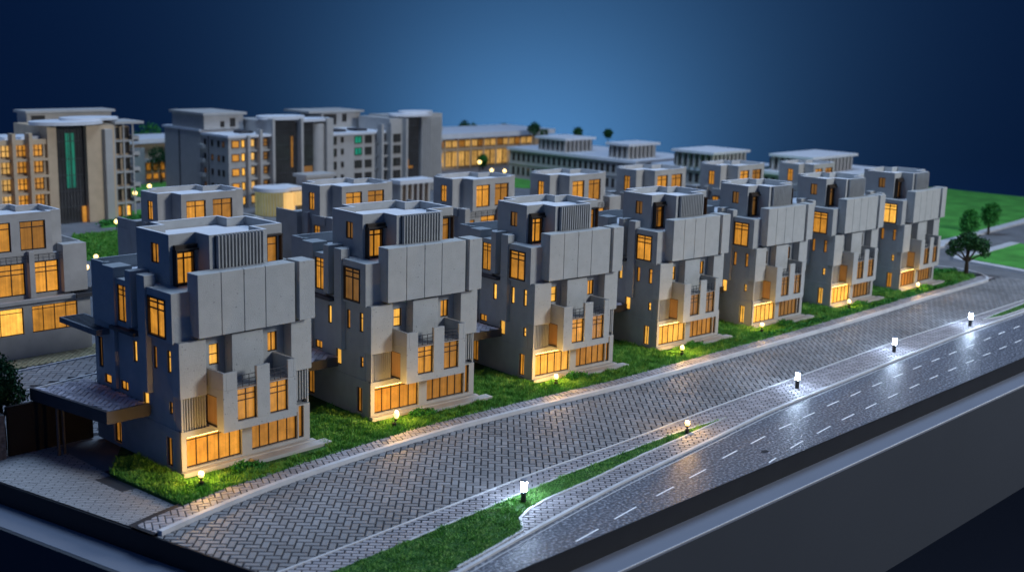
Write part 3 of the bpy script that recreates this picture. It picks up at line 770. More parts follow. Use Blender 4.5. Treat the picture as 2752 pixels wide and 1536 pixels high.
# ------------------------------------------------------------------ back row villas
def make_back():
    r = empty('villa', (0, 0, 0), '', 'villa', 'villas of the inner street')
    wall = MB()
    A = Vol([(0, 0), (23.4, 0), (23.4, 20), (0, 20)])
    A.win(0, 12.0, 20.8, 4.6, 9.6, .4, 4, (.86,), 'g_mid', 'a', name='wide_window'); A.win(0, 2.0, 10.4, 4.6, 9.6, .4, 2, (.82,), 'g_hi', 'a', name='wide_window')
    A.win(3, 6, 8, 3, 8, .4, 2, (), 'g_mid', 'a')
    A.walls(wall, 0, 10.6); A.top(wall, 10.6)
    B = Vol([(.4, 1.2), (22.6, 1.2), (22.6, 20), (.4, 20)])
    B.win(0, 13.3, 18.0, 11.6, 17.6, .3, 2, (.66, .8), 'g_mid', 'b', fr=.2); B.win(0, 6.6, 11.6, 11.6, 17.6, .3, 2, (.66, .8), 'g_mid', 'b', fr=.2)
    B.win(0, 1.6, 4.6, 12.2, 17, .3, 1, (), 'g_dim', 'b')
    B.win(3, 5, 7.2, 12.2, 17.6, .3, 2, (.8,), 'g_mid', 'b'); B.win(1, 6, 8, 12.2, 17, .3, 1, (), 'g_dim', 'b')
    B.walls(wall, 10.6, 19.0)
    roof = MB(); roof.poly([(.4, 1.2), (22.6, 1.2), (22.6, 20), (.4, 20)], 18.98)
    wall.box(18.3, 22.9, -.3, 2.2, 11.5, 20.5); wall.box(22.5, 22.95, 2.22, 12, 18.9, 20.6)
    wall.box(11.9, 12.9, -.2, 1.15, 11.2, 19.8)
    wall.box(0, 1.6, -.2, 2.2, 11.2, 20.0); wall.box(-.3, .38, 2.25, 7, 18.0, 20.0)
    wall.box(-.8, 2.6, 12, 14.5, 10.6, 20.2); wall.box(-.8, -.3, 14.52, 20.2, 18.2, 20.2); wall.box(-.8, .38, 14.52, 20.2, 10.6, 18.18)
    wall.box(-.6, .38, 8.2, 9.6, 10.6, 20.4)
    wall.build('wall', 'wall_b', r, bevel=.05); roof.build('terrace', 'roof', r)
    le = MB(); le.box(-.2, 20, -1.4, -.02, 10.5, 11.1); le.build('ledge', 'wall_b', r)
    rl = MB()
    for z in (17.9, 18.5, 19.1): rl.box(1.62, 18.28, .1, .16, z-.04, z+.04)
    for k in range(9): x = 1.8+k*2.0; rl.box(x-.04, x+.04, .08, .18, 17.7, 19.1)
    rl.build('railing', 'dark', r)
    pg = MB(); pg.box(19.6, 26, -2.4, -2.0, 10.5, 11.3); pg.box(25.6, 26, -1.98, 3.2, 10.5, 11.3)
    for k in range(9): pg.box(20.2+k*.62, 20.4+k*.62, -1.98, 3.0, 10.7, 11.2)
    pg.build('pergola', 'dark', r)
    P = [(.1, 4.5), (3.4, 4.5), (3.4, .8), (16.9, .8), (16.9, 2.3), (19.4, 2.3), (19.4, 11), (15, 11), (15, 14), (3.4, 14), (3.4, 11.3), (.1, 11.3)]
    Q = Vol(P)
    Q.win(2, 4.6, 9.2, 19.9, 25.3, .45, 2, (.78,), 'g_mid', 'c', fr=.2, name='wide_window'); Q.win(2, 10.9, 15.7, 19.9, 25.3, .45, 2, (.78,), 'g_dim', 'c', fr=.2, name='wide_window')
    Q.win(11, 6.6, 8.6, 21, 25, .3, 2, (.7,), 'g_mid', 'c')
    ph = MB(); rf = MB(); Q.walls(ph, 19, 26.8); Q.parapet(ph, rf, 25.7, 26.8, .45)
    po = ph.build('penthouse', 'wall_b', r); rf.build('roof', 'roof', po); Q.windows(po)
    for vv in (A, B): vv.windows(r)
    return r
bv = make_back()
BX = [(82.6, 213.4, 1), (127.3, 220.6, 1), (163.4, 213.3, 1), (198.0, 206.8, 1), (224.9, 199.6, 1), (254.3, 195.2, 1), (288.2, 191.5, .99), (327.5, 190.0, .93)]
BLB = ['inner street villa cut by the left edge of the photo, its big windows lit',
       'inner street villa directly behind the nearest kerbside villa',
       'inner street villa behind the gap between second kerbside villa and the glass annex',
       'inner street villa with pinkish side wall, third showing behind the kerbside row',
       'inner street villa behind the third kerbside villa, in front of the colonnaded block',
       'inner street villa behind the middle kerbside villa, beside a small green wall',
       'inner street villa behind the fifth kerbside villa, only penthouse visible',
       'farthest inner street villa, just penthouse top showing before the last pavilion']
for i, (x, y, s) in enumerate(BX):
    o = bv if i == 0 else copy_tree(bv)
    o.location = (x, y, 0); o.scale = (s, s, s); o['label'] = BLB[i]
for o in bpy.data.objects:
    if 'key' in o.keys(): del o['key']

# ------------------------------------------------------------------ big buildings behind
def bx(name, parent, mat, *boxes, **k):
    m = MB()
    for b in boxes: m.box(*b)
    return m.build(name, mat, parent, **k)
UX = Vector((1, 0)); NY = Vector((0, 1))
def fw(parent, x0, x1, z0, z1, y, cols=2, glass='g_mid', trans=(), fm='frame', d=.3):
    return window(parent, Vector((0, y)), UX, NY, x0, x1, z0, z1, d, cols, trans, glass, '', .3, 0, 'window', fm)
def sw(parent, y0, y1, z0, z1, x, cols=2, glass='g_mid', d=.3):   # window on a -x side face
    return window(parent, Vector((x, 0)), Vector((0, 1)), Vector((1, 0)), y0, y1, z0, z1, d, cols, (), glass, '', .25)

# T1: block at left with elliptical roof tower
t = empty('apartment_block', (0, 357, 0), 'beige block at the left edge with round-roofed glass tower lit teal inside', 'apartment block', 'tall blocks behind the villas')
m = MB()
m.box(100, 166, 2.2, 30, 0, 25.6); m.box(100, 166.2, 1.6, 2.18, 25.0, 26.6)
m.box(181.4, 188.0, .5, 14, 0, 30.2); m.box(188.02, 194.5, 3, 22, 0, 29.5)
m.box(166.2, 181.3, 6, 24, 0, 30)
m.build('wall', 'warmwall', t)
bx('roof', t, 'roof', (100, 166, 2.2, 30, 25.62, 26.0), (99, 166, 5, 14, 26.02, 27.2))
bx('rooftop_room', t, 'whitewall', (170.6, 199.5, 24, 31, 26, 32.8), (169.8, 200.5, 23, 32, 32.82, 33.6))
bx('skylight', t, 'dark', (148, 154, 6, 12, 27.22, 27.9)); bx('doorway', t, 'glassdark', (172, 176.5, 23.8, 23.98, 27.3, 32))
cn = MB()
cn.cyl(174.5, 5, 30.6, 31.6, 11.6, n=40, sx=1, sy=.62); cn.cyl(183, 7, 31.62, 32.4, 9.5, n=36, sx=1, sy=.6)
cn.build('canopy_roof', 'roof', t)
for x0, x1, y0 in ((166.3, 169.2, 1.0), (178.6, 181.35, .4)):
    bx('pillar', t, 'warmwall', (x0, x1, y0, 8, 0, 30.58))
bx('pillar', t, 'whitewall', (184, 186.5, -1.2, .48, 0, 29)); 
bx('glass_wall', t, 'glassdark', (169.22, 178.58, 2.4, 5.98, 0, 30.5))
bx('teal_light', t, 'g_teal', (172.6, 173.9, 2.31, 2.39, 11, 28), (174.3, 175.6, 2.31, 2.39, 11, 28))
gm = MB()
for z in (5, 10, 15, 20, 25.5): gm.box(169.22, 178.5, 2.15, 2.3, z-.12, z+.12)
for k in range(1, 9): x = 169.3+k*1.03; gm.box(x-.06, x+.06, 2.18, 2.32, 0, 30)
gm.build('mullion', 'dark', t)
bx('entrance_light', t, 'g_mid', (177, 178.3, 1.9, 2.1, 0, 5))
for x in (140, 145.2, 150.3, 155.2, 160.3): bx('pier', t, 'warmwall', (x-.55, x+.55, -.9, 2.18, 0, 28.6))
for z in (5.3, 10.3, 15.4, 20.5): bx('floor_slab', t, 'warmwall', (100, 166.1, .6, 2.17, z-.4, z+.3))
for z in (1, 6.2, 11.2, 16.3, 21.3):
    for x in (141, 146.2, 151.2, 156.3, 161.3):
        fw(t, x, x+3.9, z, z+3.9, 2.2-.3, 3, 'g_far' if x < 156 else 'g_mid', (.5,), d=.28)
for z in (5, 10, 15, 20, 25): bx('balcony', t, 'whitewall', (188.1, 196.6, 1.2, 2.98, z-.3, z+.25), (194.52, 197, 1.2, 12, z-.3, z+1.4))
bx('balcony_frame', t, 'whitewall', (188.0, 188.6, .9, 1.18, 0, 30.4), (191.2, 191.7, .9, 1.18, 0, 30.4), (194.4, 194.9, .9, 1.18, 0, 30.4), (188, 198, -.2, 12, 30.42, 31.2))
for z in (.5, 5.8, 10.8, 15.8, 20.8, 25.6):
    fw(t, 188.8, 190.9, z, z+3.6, 2.7, 1, 'glassdark' if z > 1 else 'g_dim', d=.28); fw(t, 191.9, 194.2, z, z+3.6, 2.7, 1, 'glassdark' if z > 1 else 'g_hi', d=.28)

# T2/T3: long block with two towers
t = empty('apartment_block', (0, 357, 0), 'long grey block with two glass towers and teal lit windows behind the villas', 'apartment block', 'tall blocks behind the villas')
m = MB()
m.box(229.5, 247, 1.5, 17, 0, 24.4); m.box(229.5, 236.3, 0, 1.48, 0, 24.4)
m.box(229.0, 260, 17.02, 41, 0, 25.5)
m.box(246.8, 274.4, 5, 22, 0, 29.5)
m.box(271.4, 274.3, 0, 4.98, 0, 30)
m.box(274.42, 302, 2.5, 24, 0, 23.4); m.box(302.2, 308.8, 1, 20, 0, 29); m.box(308.82, 330, 5, 22, 0, 29.5)
m.box(317.6, 322, 0, 4.98, 0, 29.8); m.box(322.02, 329.5, 1.2, 4.96, 0, 30.5)
m.build('wall', 'whitewall', t)
bx('roof', t, 'roof', (229, 247, -.6, 16.8, 24.45, 25.3), (228.6, 262, 16.82, 42, 25.55, 26.3), (274.4, 303, 1.6, 25, 23.45, 24.3))
bx('skylight', t, 'dark', (238, 243, 5, 10, 25.4, 26.2), (280, 285, 6, 12, 24.4, 25.2), (290, 295, 6, 12, 24.4, 25.2))
bx('rooftop_room', t, 'whitewall', (229.4, 245.5, 15, 36, 26.3, 31.2), (228.6, 246.4, 14, 37, 31.22, 32.1)); 
bx('rooftop_room', t, 'whitewall', (287, 306, 24, 38, 24, 30.2), (280, 307, 22.6, 39, 30.22, 31.0))
fw(t, 288, 294, 25.5, 29.6, 23.6, 2, 'glassdark', d=.3); fw(t, 297, 299, 26.5, 29.6, 23.6, 1, 'glassdark', d=.3)
fw(t, 240, 242, 27, 30, 14.6, 1, 'glassdark'); fw(t, 236, 237.5, 27, 29, 14.6, 1, 'glassdark')
bx('wall_groove', t, 'dark', (228.92, 228.99, 30.5, 31.3, 0, 25.4), (229.42, 229.48, 12.2, 12.8, 0, 24.3))
for z in (6, 11, 16, 21):
    for y in (2.5, 5.4, 9.5, 14.0):
        sw(t, y, y+1.2, z, z+2.2, 229.5-.3, 1, 'glassdark' if (z+y*3) % 4 > 1 else 'g_brown', .28)
    bx('balcony', t, 'whitewall', (227.6, 229.0, 13.5, 16.5, z-1, z+.3))
for z in (1.2, 6.2, 11.2, 16.2, 20.9):
    fw(t, 230.6, 233.8, z, z+2.7, -.3, 1, 'g_mid', d=.28); fw(t, 234.4, 236.0, z, z+2.9, -.3, 1, 'g_hi', d=.28)
    fw(t, 237.6, 241, z, z+2.9, 1.2, 2, 'g_far', d=.28); fw(t, 242.6, 246.4, z, z+2.9, 1.2, 2, 'g_brown', (.5,), d=.28)
for z in (5.2, 9.9, 14.9, 19.7): bx('floor_slab', t, 'whitewall', (236.4, 246.7, .4, 1.46, z-.35, z+.3)); bx('floor_slab', t, 'whitewall', (296.2, 302.1, .4, 2.4, z-.35, z+.3))
for x, zt in ((237, 25.2), (242, 27), (247.2, 30.5), (259.4, 30.4), (296.7, 27.3), (301.2, 27.6), (308.9, 29)):
    bx('pier', t, 'whitewall', (x-.5, x+.5, -1.4, 4.9 if 246 < x < 262 or x > 305 else 1.4, 0, zt))
for q in ((247.75, 258.85, 1.4, 4.98, 6.0, 29.6), (259.95, 266.2, 1.4, 4.98, 6.0, 28.9), (309.45, 317.5, 1.4, 4.98, 6, 29.4)): bx('glass_wall', t, 'glassdark', q)
gm = MB()
for a0, a1 in ((247.75, 258.85), (259.95, 266.2), (309.45, 317.5)):
    for z in (11, 16, 21, 26): gm.box(a0, a1, 1.15, 1.3, z-.1, z+.1)
    k = a0+1
    while k < a1: gm.box(k-.05, k+.05, 1.18, 1.33, 6, 29.4); k += 1.1
gm.build('mullion', 'dark', t)
bx('stair_light', t, 'g_dim', (256.2, 256.9, 1.0, 1.14, 13, 24)); bx('stair_light', t, 'g_brown', (261, 265.5, 1.0, 1.12, 8, 13)); bx('stair_light', t, 'g_dim', (310.2, 314, 1.0, 1.14, 9.5, 10.4), (310.2, 311.8, 1.0, 1.14, 10.42, 13))
cm = MB(); cm.cyl(268.7, 2.4, 6, 28.2, 2.5, n=18); cm.build('column', 'whitewall', t, smooth=False)
cn = MB()
cn.cyl(254.5, 5, 30.0, 31.2, 9.6, n=36, sy=.6); cn.cyl(265.6, 5, 29.0, 29.98, 10.2, n=36, sy=.5); cn.build('canopy_roof', 'roof', t)
cn = MB(); cn.cyl(316, 5, 29.55, 30.5, 10.2, n=36, sy=.6); cn.cyl(319.5, 6, 30.52, 31.4, 8, n=36, sy=.6); cn.build('canopy_roof', 'roof', t)
for i, z in enumerate((1.2, 6.0, 10.8, 15.6, 20)):
    fw(t, 274.9, 277.6, z, z+3.0, 2.2, 1, 'glassdark', d=.28); fw(t, 279.6, 280.9, z+.7, z+2.8, 2.2, 1, 'glassdark', d=.28)
    fw(t, 286.0, 289.6, z, z+3.0, 2.2, 2, 'g_teal' if i > 2 else 'glassdark', d=.28); fw(t, 291, 294.3, z, z+3.0, 2.2, 2, 'glassdark', d=.28)
    fw(t, 297.5, 300.4, z, z+3.2, 2.2, 1, 'glassdark', d=.28); fw(t, 302.4, 307.5, z, z+3.2, .7, 2, 'glassdark', d=.28)
fl_ = MB()
for k in range(12): x = 318+k*.95; fl_.box(x, x+.45, -.5 if x < 322 else .8, -.02 if x < 322 else 1.18, 0, 29)
fl_.build('fluting', 'whitewall', t)
for z in (9, 14, 19, 24): bx('balcony', t, 'whitewall', (329.52, 331.6, 3, 10, z-.4, z+1.2))

# low annexes in front of the blocks
t = empty('glass_annex', (226, 333, 0), 'low round-cornered glass annex with a glowing yellow wall', 'annex')
m = MB(); m.cyl(9, 6.5, 0, 8.0, 5.7, n=40); m.build('glass_wall', 'g_annex', t)
m = MB(); m.cyl(9, 6.5, 8.02, 9.2, 6.4, n=40); m.box(9, 19, 2, 12, 8.0, 9.15); m.build('roof', 'roof', t)
m = MB()
for k in range(20):
    a_ = PI+k*PI/20*1.1; m.cyl(9+5.8*math.cos(a_), 6.5+5.8*math.sin(a_), 0, 8, .12, n=6)
m.build('mullion', 'whitewall', t)
bx('lit_wall', t, 'g_cream', (9.6, 13.0, -.4, 1.5, 0, 7.6)); bx('lit_sign_box', t, 'g_cream', (13.1, 17.6, -1.2, 1, 3.4, 7.8)); bx('lit_wall', t, 'g_cream', (13.1, 14, .6, 2, 0, 3.38))
bx('rear_room', t, 'whitewall', (20, 31, 2, 8, 0, 12), (19.2, 32, 1, 9, 12.02, 13))
fw(t, 21, 24, 6, 11, 1.7, 2, 'g_mid')
t = empty('colonnade_annex', (266, 310, 0), 'low pillared annex with cream lit bays left of the inner street villas', 'annex')
bx('wall', t, 'whitewall', (.8, 14, 1, 5, 0, 10.8)); bx('roof', t, 'roof', (0, 15.5, -.6, 6, 10.85, 12.2))
for k in range(6): bx('pier', t, 'whitewall', (.3+k*2.5, 1.2+k*2.5, -.3, .98, 0, 10.8))
for k in range(5): fw(t, 1.4+k*2.5, 2.6+k*2.5, 2, 10.2, .7, 1, 'g_cream' if k in (0, 1, 4) else 'g_mid', d=.28)
t = empty('green_kiosk', (236, 222, 0), 'small green walled hut with one lit opening between inner street villas', 'hut')
bx('wall', t, 'farlawn', (0, 6, 0, 6, 0, 14)); bx('lit_window', t, 'g_cream', (3.6, 5.6, -.3, -.05, 8.6, 13.2))

# glowing long building
t = empty('pavilion', (340, 410, 0), 'long glowing yellow pavilion with thin white overhanging roof', 'pavilion')
bx('wall', t, 'warmwall', (0, 110, 1, 30, 0, 14.2)); bx('roof', t, 'roof', (-2, 112, -2.4, 32, 14.4, 16.8))
bx('floor_slab', t, 'warmwall', (0, 110, -.6, .98, 8.7, 9.6))
for k in range(15):
    x = 36+k*4.2
    fw(t, x, x+4.0, 1, 8.4, .7, 2, 'g_far', d=.28); fw(t, x, x+4.0, 10, 13.4, .7, 2, 'g_far' if k % 3 else 'g_dim', d=.28)
for k in range(8): bx('pier', t, 'warmwall', (38+k*8.4-.3, 38+k*8.4+.3, -1.2, -.62, 0, 14.3))
t = empty('pavilion', (244, 440, 0), 'far white roofed pavilion with lit windows between the two tall blocks', 'pavilion')
bx('wall', t, 'warmwall', (-8, 30, 1, 20, 0, 15.4)); bx('roof', t, 'roof', (-9, 31, -1, 21, 15.6, 17.4)); bx('floor_slab', t, 'whitewall', (-8, 30, -.4, .98, 8, 9.4))
for k in range(6): fw(t, 1+k*3, 3.4+k*3, 1, 3.6, .7, 2, 'g_mid', d=.28); fw(t, 1+k*3, 3.4+k*3, 4.4, 7.8, .7, 2, 'g_dim' if k % 2 else 'g_mid', d=.28)
bx('tall_wall', t, 'whitewall', (-6, -1, -2, .98, 0, 14))

# colonnaded pavilions on the right
def colonnade(loc, W, Dp, h, label, tops, name='colonnaded_block'):
    t = empty(name, loc, label, 'colonnaded block', 'low colonnaded blocks at the back')
    bx('wall', t, 'whitewall', (0, W, 0, Dp, 0, h-1.2)); bx('roof', t, 'roof', (-1, W+1, -1, Dp+1, h-1.15, h))
    bx('string_course', t, 'whitewall', (-.3, -.02, 0, Dp, h*.46, h*.46+.7))
    y = 1.5
    while y < Dp-1.5:
        sw(t, y, y+1.5, h*.46+1.6, h-2.4, -.3, 1, 'glassdark', .28); sw(t, y, y+1.5, 1.6, h*.46-1, -.3, 1, 'glassdark', .28); y += 3.0
    x = 1.5
    while x < W-1.5:
        fw(t, x, x+1.5, h*.46+1.6, h-2.4, -.3, 1, 'glassdark', d=.28); x += 3.2
    for (x0, x1, y0, y1, zt) in tops:
        rm = bx('rooftop_room', t, 'whitewall', (x0+2, x1-.5, y0+2, y1-.5, h+.02, zt-1))
        bx('roof', rm, 'roof', (x0, x1, y0, y1, zt-.95, zt))
        y = y0+1.6
        m = MB(); g_ = MB()
        while y < y1-1: m.box(x0+1.0, x0+1.97, y-.5, y+.5, h+.03, zt-.97); g_.box(x0+1.9, x0+1.98, y+.7, y+2.0, h+.6, zt-1.6); y += 2.7
        x = x0+1.6
        while x < x1-1: m.box(x-.5, x+.5, y0+1.0, y0+1.97, h+.03, zt-.97); g_.box(x+.7, x+2.0, y0+1.9, y0+1.98, h+.6, zt-1.6); x += 2.7
        m.build('colonnade', 'whitewall', rm); g_.build('window_band', 'glassdark', rm)
    return t
colonnade((385, 303, 0), 40, 71, 13.4, 'long two storey colonnaded block at the back with two rooftop pavilions', [(0, 20, 38, 56, 19.4), (1, 22, 4.5, 17, 19.6)])
colonnade((386, 262, 0), 40, 32, 13.4, 'middle colonnaded block whose single rooftop pavilion stands left of the last one', [(-3, 22, 2, 22, 20)])
colonnade((399, 224, 0), 52, 28, 13.6, 'rightmost colonnaded block with a wide flat rooftop pavilion', [(2, 36, 8, 27, 20)])

# ------------------------------------------------------------------ trees and shrubs
def leaves(cl, n, size, seed, hollow=.35):
    rg = np.random.default_rng(seed); V = []; 
    tot = sum(c[3]*c[4]*c[5] for c in cl)
    for (cx, cy, cz, rx, ry, rz) in cl:
        k = max(20, int(n*rx*ry*rz/tot))
        d = rg.normal(size=(k, 3)); d /= np.linalg.norm(d, axis=1)[:, None]
        rad = rg.uniform(hollow, 1.06, k)**.6
        p = d*rad[:, None]*np.array([rx, ry, rz])*(1+.16*np.sin(d[:, :1]*7+d[:, 1:2]*5+seed))+np.array([cx, cy, cz])
        a = rg.normal(size=(k, 3)); a /= np.linalg.norm(a, axis=1)[:, None]
        b = np.cross(a, rg.normal(size=(k, 3))); b /= np.linalg.norm(b, axis=1)[:, None]
        s = size*rg.uniform(.6, 1.3, k)[:, None]
        V.append(np.stack([p-a*s, p+b*s*.6, p+a*s, p-b*s*.6], 1))
    return np.concatenate(V)
def leafmesh(name, V, mat, parent=None):
    n = len(V); me = bpy.data.meshes.new(name); me.vertices.add(4*n); me.vertices.foreach_set('co', V.reshape(-1))
    me.loops.add(4*n); me.loops.foreach_set('vertex_index', np.arange(4*n, dtype=np.int32))
    me.polygons.add(n); me.polygons.foreach_set('loop_start', np.arange(0, 4*n, 4, dtype=np.int32)); me.polygons.foreach_set('loop_total', np.full(n, 4, dtype=np.int32))
    me.materials.append(M[mat]); me.update(); me.validate()
    o = bpy.data.objects.new(name, me); COL.objects.link(o)
    if parent: o.parent = parent
    return o
def tree(loc, h, cl, n, size, label, group=None, mat='leaf', th=.3, seed=1, limbs=True):
    r = empty('tree', loc, label, 'tree', group)
    m = MB(); top = max(c[2] for c in cl)
    m.tube([(0, 0, -.2), (.1, .05, h*.2), (-.08, .1, h*.4), (.05, 0, top)], [th*1.3, th, th*.8, th*.3], 8)
    if limbs:
        for c in cl: m.tube([(0, .02, h*.3), (c[0]*.5, c[1]*.5, (h*.3+c[2])*.5+.2), (c[0], c[1], c[2])], [th*.6, th*.4, th*.15], 6)
    m.build('trunk', 'trunk', r)
    leafmesh('crown', leaves(cl, n, size, seed), mat, r)
    return r
tree((320.7, 135.9, .3), 12, [(0, 0, 9.6, 3.1, 2.9, 1.9), (-2.4, 2.2, 8.0, 2.5, 2.3, 1.8), (2.2, -2.4, 8.2, 2.6, 2.5, 2.0), (.3, -.4, 7.6, 1.6, 1.6, 1.0), (3.4, -3.4, 6.0, 1.5, 1.5, 1.1), (-3.2, 3.2, 6.2, 1.6, 1.6, 1.1), (1.4, 1.2, 10.0, 2, 2, 1.3)], 4200, .32, 'broad spreading tree on the corner lawn after the last kerbside villa', mat='leaf', th=.55, seed=2)
tree((377.8, 160.5, 0), 11, [(0, 0, 6.3, 3.3, 3.0, 3.9), (0, 0, 8.0, 2.5, 2.4, 2.7)], 2200, .4, 'egg shaped tree standing behind the spreading corner tree', mat='leaf2', th=.4, seed=3)
tree((401.6, 164, 0), 11, [(.2, 0, 6.8, 3.2, 2.9, 3.6), (.8, -.5, 8.2, 2.7, 2.5, 2.5)], 2200, .4, 'rightmost egg shaped tree at the edge of the far lawn', mat='leaf2', th=.4, seed=4)
tree((69.0, 167.4, 0), 14, [(0, 0, 10.6, 2.6, 2.6, 3.2), (-1, 1, 8.6, 2.8, 2.8, 2.0), (1.2, -.5, 8.0, 2.2, 2.2, 1.8), (-2, -1, 10, 2.4, 2.4, 2.4)], 7000, .26, 'dark bushy conifer cut by the left edge beside the carport', mat='leaf', th=.4, seed=5)
# far trees
FT = [((264, 470, 0), [(0, 0, 16.5, 5.2, 4.5, 5.0), (-5, 3, 14, 3.4, 3.4, 3.2)], 'bright green tree rising between the two tall blocks'),
      ((247, 433, 0), [(0, 0, 11.5, 4.6, 4, 3.2), (3.5, 0, 9.5, 4, 3.4, 2.4), (-3, 0, 8, 2, 2, 3)], 'dark flat tree before the far white roofed pavilion'),
      ((419, 450, 0), [(0, 0, 13.8, 2.6, 2.4, 1.4)], 'small dark treetop leftmost over the glowing pavilion roof'),
      ((432, 450, 0), [(-1.5, 1, 15.5, 2.8, 2.6, 3.1), (1.8, -1.5, 14.9, 2.5, 2.5, 2.6)], 'largest treetop over the glowing pavilion roof'),
      ((444, 450, 0), [(0, 0, 13.8, 2.1, 2.1, 1.8)], 'small round treetop right of the largest one over the pavilion'),
      ((458, 450, 0), [(0, 0, 14.0, 3.1, 2.9, 2.3)], 'wide dark treetop near the middle of the pavilion roof'),
      ((428.5, 400, 0), [(0, 0, 18.0, 3.2, 3, 3.0), (3.6, -3.2, 16.4, 2.1, 2.1, 1.8)], 'double treetop above the left end of the colonnaded block'),
      ((460.5, 400, 0), [(0, 0, 15.6, 2.3, 2.2, 2.1)], 'small round treetop above the first rooftop pavilion'),
      ((484.5, 400, 0), [(0, 0, 13.9, 2.3, 2.2, 2.1)], 'single round treetop rightmost against the blue backdrop'),
      ((398, 404, 0), [(0, 0, 4.0, 2.3, 2.2, 2.8)], 'small green bush tree before the glowing pavilion')]
for i, (loc, cl, lb) in enumerate(FT):
    tree(loc, cl[0][2], cl, 900, .5, lb, 'trees at the back of the model', 'leaf2' if i in (0, 9) else 'leaf', .4, 20+i, False)
def shrub(loc, cl, n, size, label, group=None, mat='leaf2', seed=9):
    o = leafmesh('shrub', leaves(cl, n, size, seed, .1), mat); o.location = loc; return tag(o, label, 'shrub', group)
SL = ['nearest kerbside villa', 'second kerbside villa', 'third kerbside villa', 'fourth kerbside villa', 'fifth kerbside villa', 'sixth kerbside villa', 'last kerbside villa']
for i, (x, y) in enumerate(VX):
    shrub((x+7.0, y-3.6, .5), [(0, 0, .5, 1.7, 1.0, .95), (1.9, -.5, .4, 1.5, .9, .75)], 1200, .2, 'low dark green shrub in the grass before the '+SL[i], 'shrubs before the villas', seed=40+i)
hd = [(x, 0, .35, 1.6, .8, .8) for x in range(0, 12, 2)]
o = shrub((310, 143, .4), [(x*.9, -x*.35, .4, 1.6, 1, 1.1) for x in range(-3, 12, 2)], 1500, .28, 'low dark hedge along the back of the corner lawn', seed=60); o.name = 'hedge'; o['category'] = 'hedge'
for i, (sx, sy, n_) in enumerate(((214, 131.8, 9), (246, 131.6, 9), (278, 131.8, 10))):
    o = shrub((sx, sy, .4), [(x*3, .1*(x % 2), .3, 1.9, .8, .75) for x in range(n_)], 2000, .24, ['kerbside hedge run before the fifth villa', 'kerbside hedge run before the sixth villa', 'kerbside hedge run before the last villa'][i], 'kerbside hedge runs', seed=70+i); o.name = 'hedge'; o['category'] = 'hedge'
o = shrub((178, 347, .2), [(x*2.5, x*.8, .6, 2.2, 1.4, 1.3) for x in range(7)], 900, .5, 'clipped green hedge at the foot of the round-roofed tower', seed=80); o.name = 'hedge'; o['category'] = 'hedge'

# ------------------------------------------------------------------ lamps
def garden_lamp(loc, label, tilt=0, group='warm garden lamps by the villas', power=2700):
    r = empty('garden_lamp', loc, label, 'garden lamp', group)
    m = MB(); m.cyl(0, 0, -.1, .75, .28, .34, n=14); m.build('lamp_base', 'lampbody', r)
    m = MB(); m.tube([(0, 0, .7), (.05+tilt*.3, .05, 1.15)], .11); m.cyl(.05+tilt*.3, .05, 1.05, 1.35, .2, .34, n=14); m.build('lamp_neck', 'lampbody', r)
    m = MB(); m.ball((.05+tilt*.45, .05, 1.68+tilt*.3), .42, n=12, h=8, sz=1.05+tilt*.5); m.build('bulb', 'bulb', r, smooth=True)
    ld = bpy.data.lights.new('lamp_glow', 'POINT'); ld.energy = power; ld.color = (1, .55, .12); ld.shadow_soft_size = .3
    lo = bpy.data.objects.new('lamp_glow', ld); COL.objects.link(lo); lo.parent = r; lo.location = (.05+tilt*.45, .05, 2.5+tilt*.5)
    return r
GL = [(81.4, 134.8), (116.9, 137.0), (153.0, 135.8), (187.3, 133.7), (216.6, 134.4), (253.3, 134.2), (286.2, 133.2)]
for i, (x, y) in enumerate(GL):
    garden_lamp((x, y, .5), ['glowing garden lamp in the grass before the nearest villa', 'tall tilted glowing garden lamp before the second villa', 'small glowing garden lamp before the third villa', 'glowing garden lamp near the kerb before the fourth villa', 'glowing garden lamp before the fifth villa', 'glowing garden lamp before the sixth villa', 'glowing garden lamp before the farthest kerbside villa'][i], 1.0 if i == 1 else 0, power=2700 if i < 4 else 1500)
garden_lamp((150.2, 105.4, .1), 'orange glowing lamp at the tip of the grass wedge', 0, power=1500)
def bollard(loc, label, s=1):
    r = empty('bollard_light', loc, label, 'bollard light', 'white bollard lights on the verge'); r.scale = (s, s, s)
    m = MB(); m.cyl(0, 0, -.05, 1.55, .36, .36, n=20); m.build('post', 'lampbody', r, smooth=False)
    m = MB(); m.cyl(0, 0, 1.56, 2.85, .39, .4, n=20); m.build('lamp_glass', 'led', r)
    m = MB(); m.cyl(0, 0, 2.86, 3.2, .42, .38, n=20); m.build('cap', 'lampcap', r)
    return r
M['lampcap'] = painted('grey_lamp_cap', (.22, .25, .32, 1), rough=.4, bump=0)
for q, lb in (((110.3, 102.9, .1), 'nearest white bollard light, standing in the grass wedge'), ((186.5, 107.6, .1), 'white bollard light on the verge right of the orange lamp'), ((225.1, 108.5, .1), 'third white bollard light along the verge'), ((260.9, 108.4, .1), 'farthest white bollard light on the verge')):
    bollard(q, lb)
def globe(loc, label, s=1, h=3.0):
    r = empty('globe_lamp', loc, label, 'globe lamp', 'small globe lamps at the back'); s *= .78; r.scale = (s, s, s)
    m = MB(); m.cyl(0, 0, 0, h, .16, n=8); m.build('post', 'lampbody', r)
    m = MB(); m.ball((0, 0, h+.6), .72, n=12, h=8); m.build('bulb', 'bulb_far', r, smooth=True)
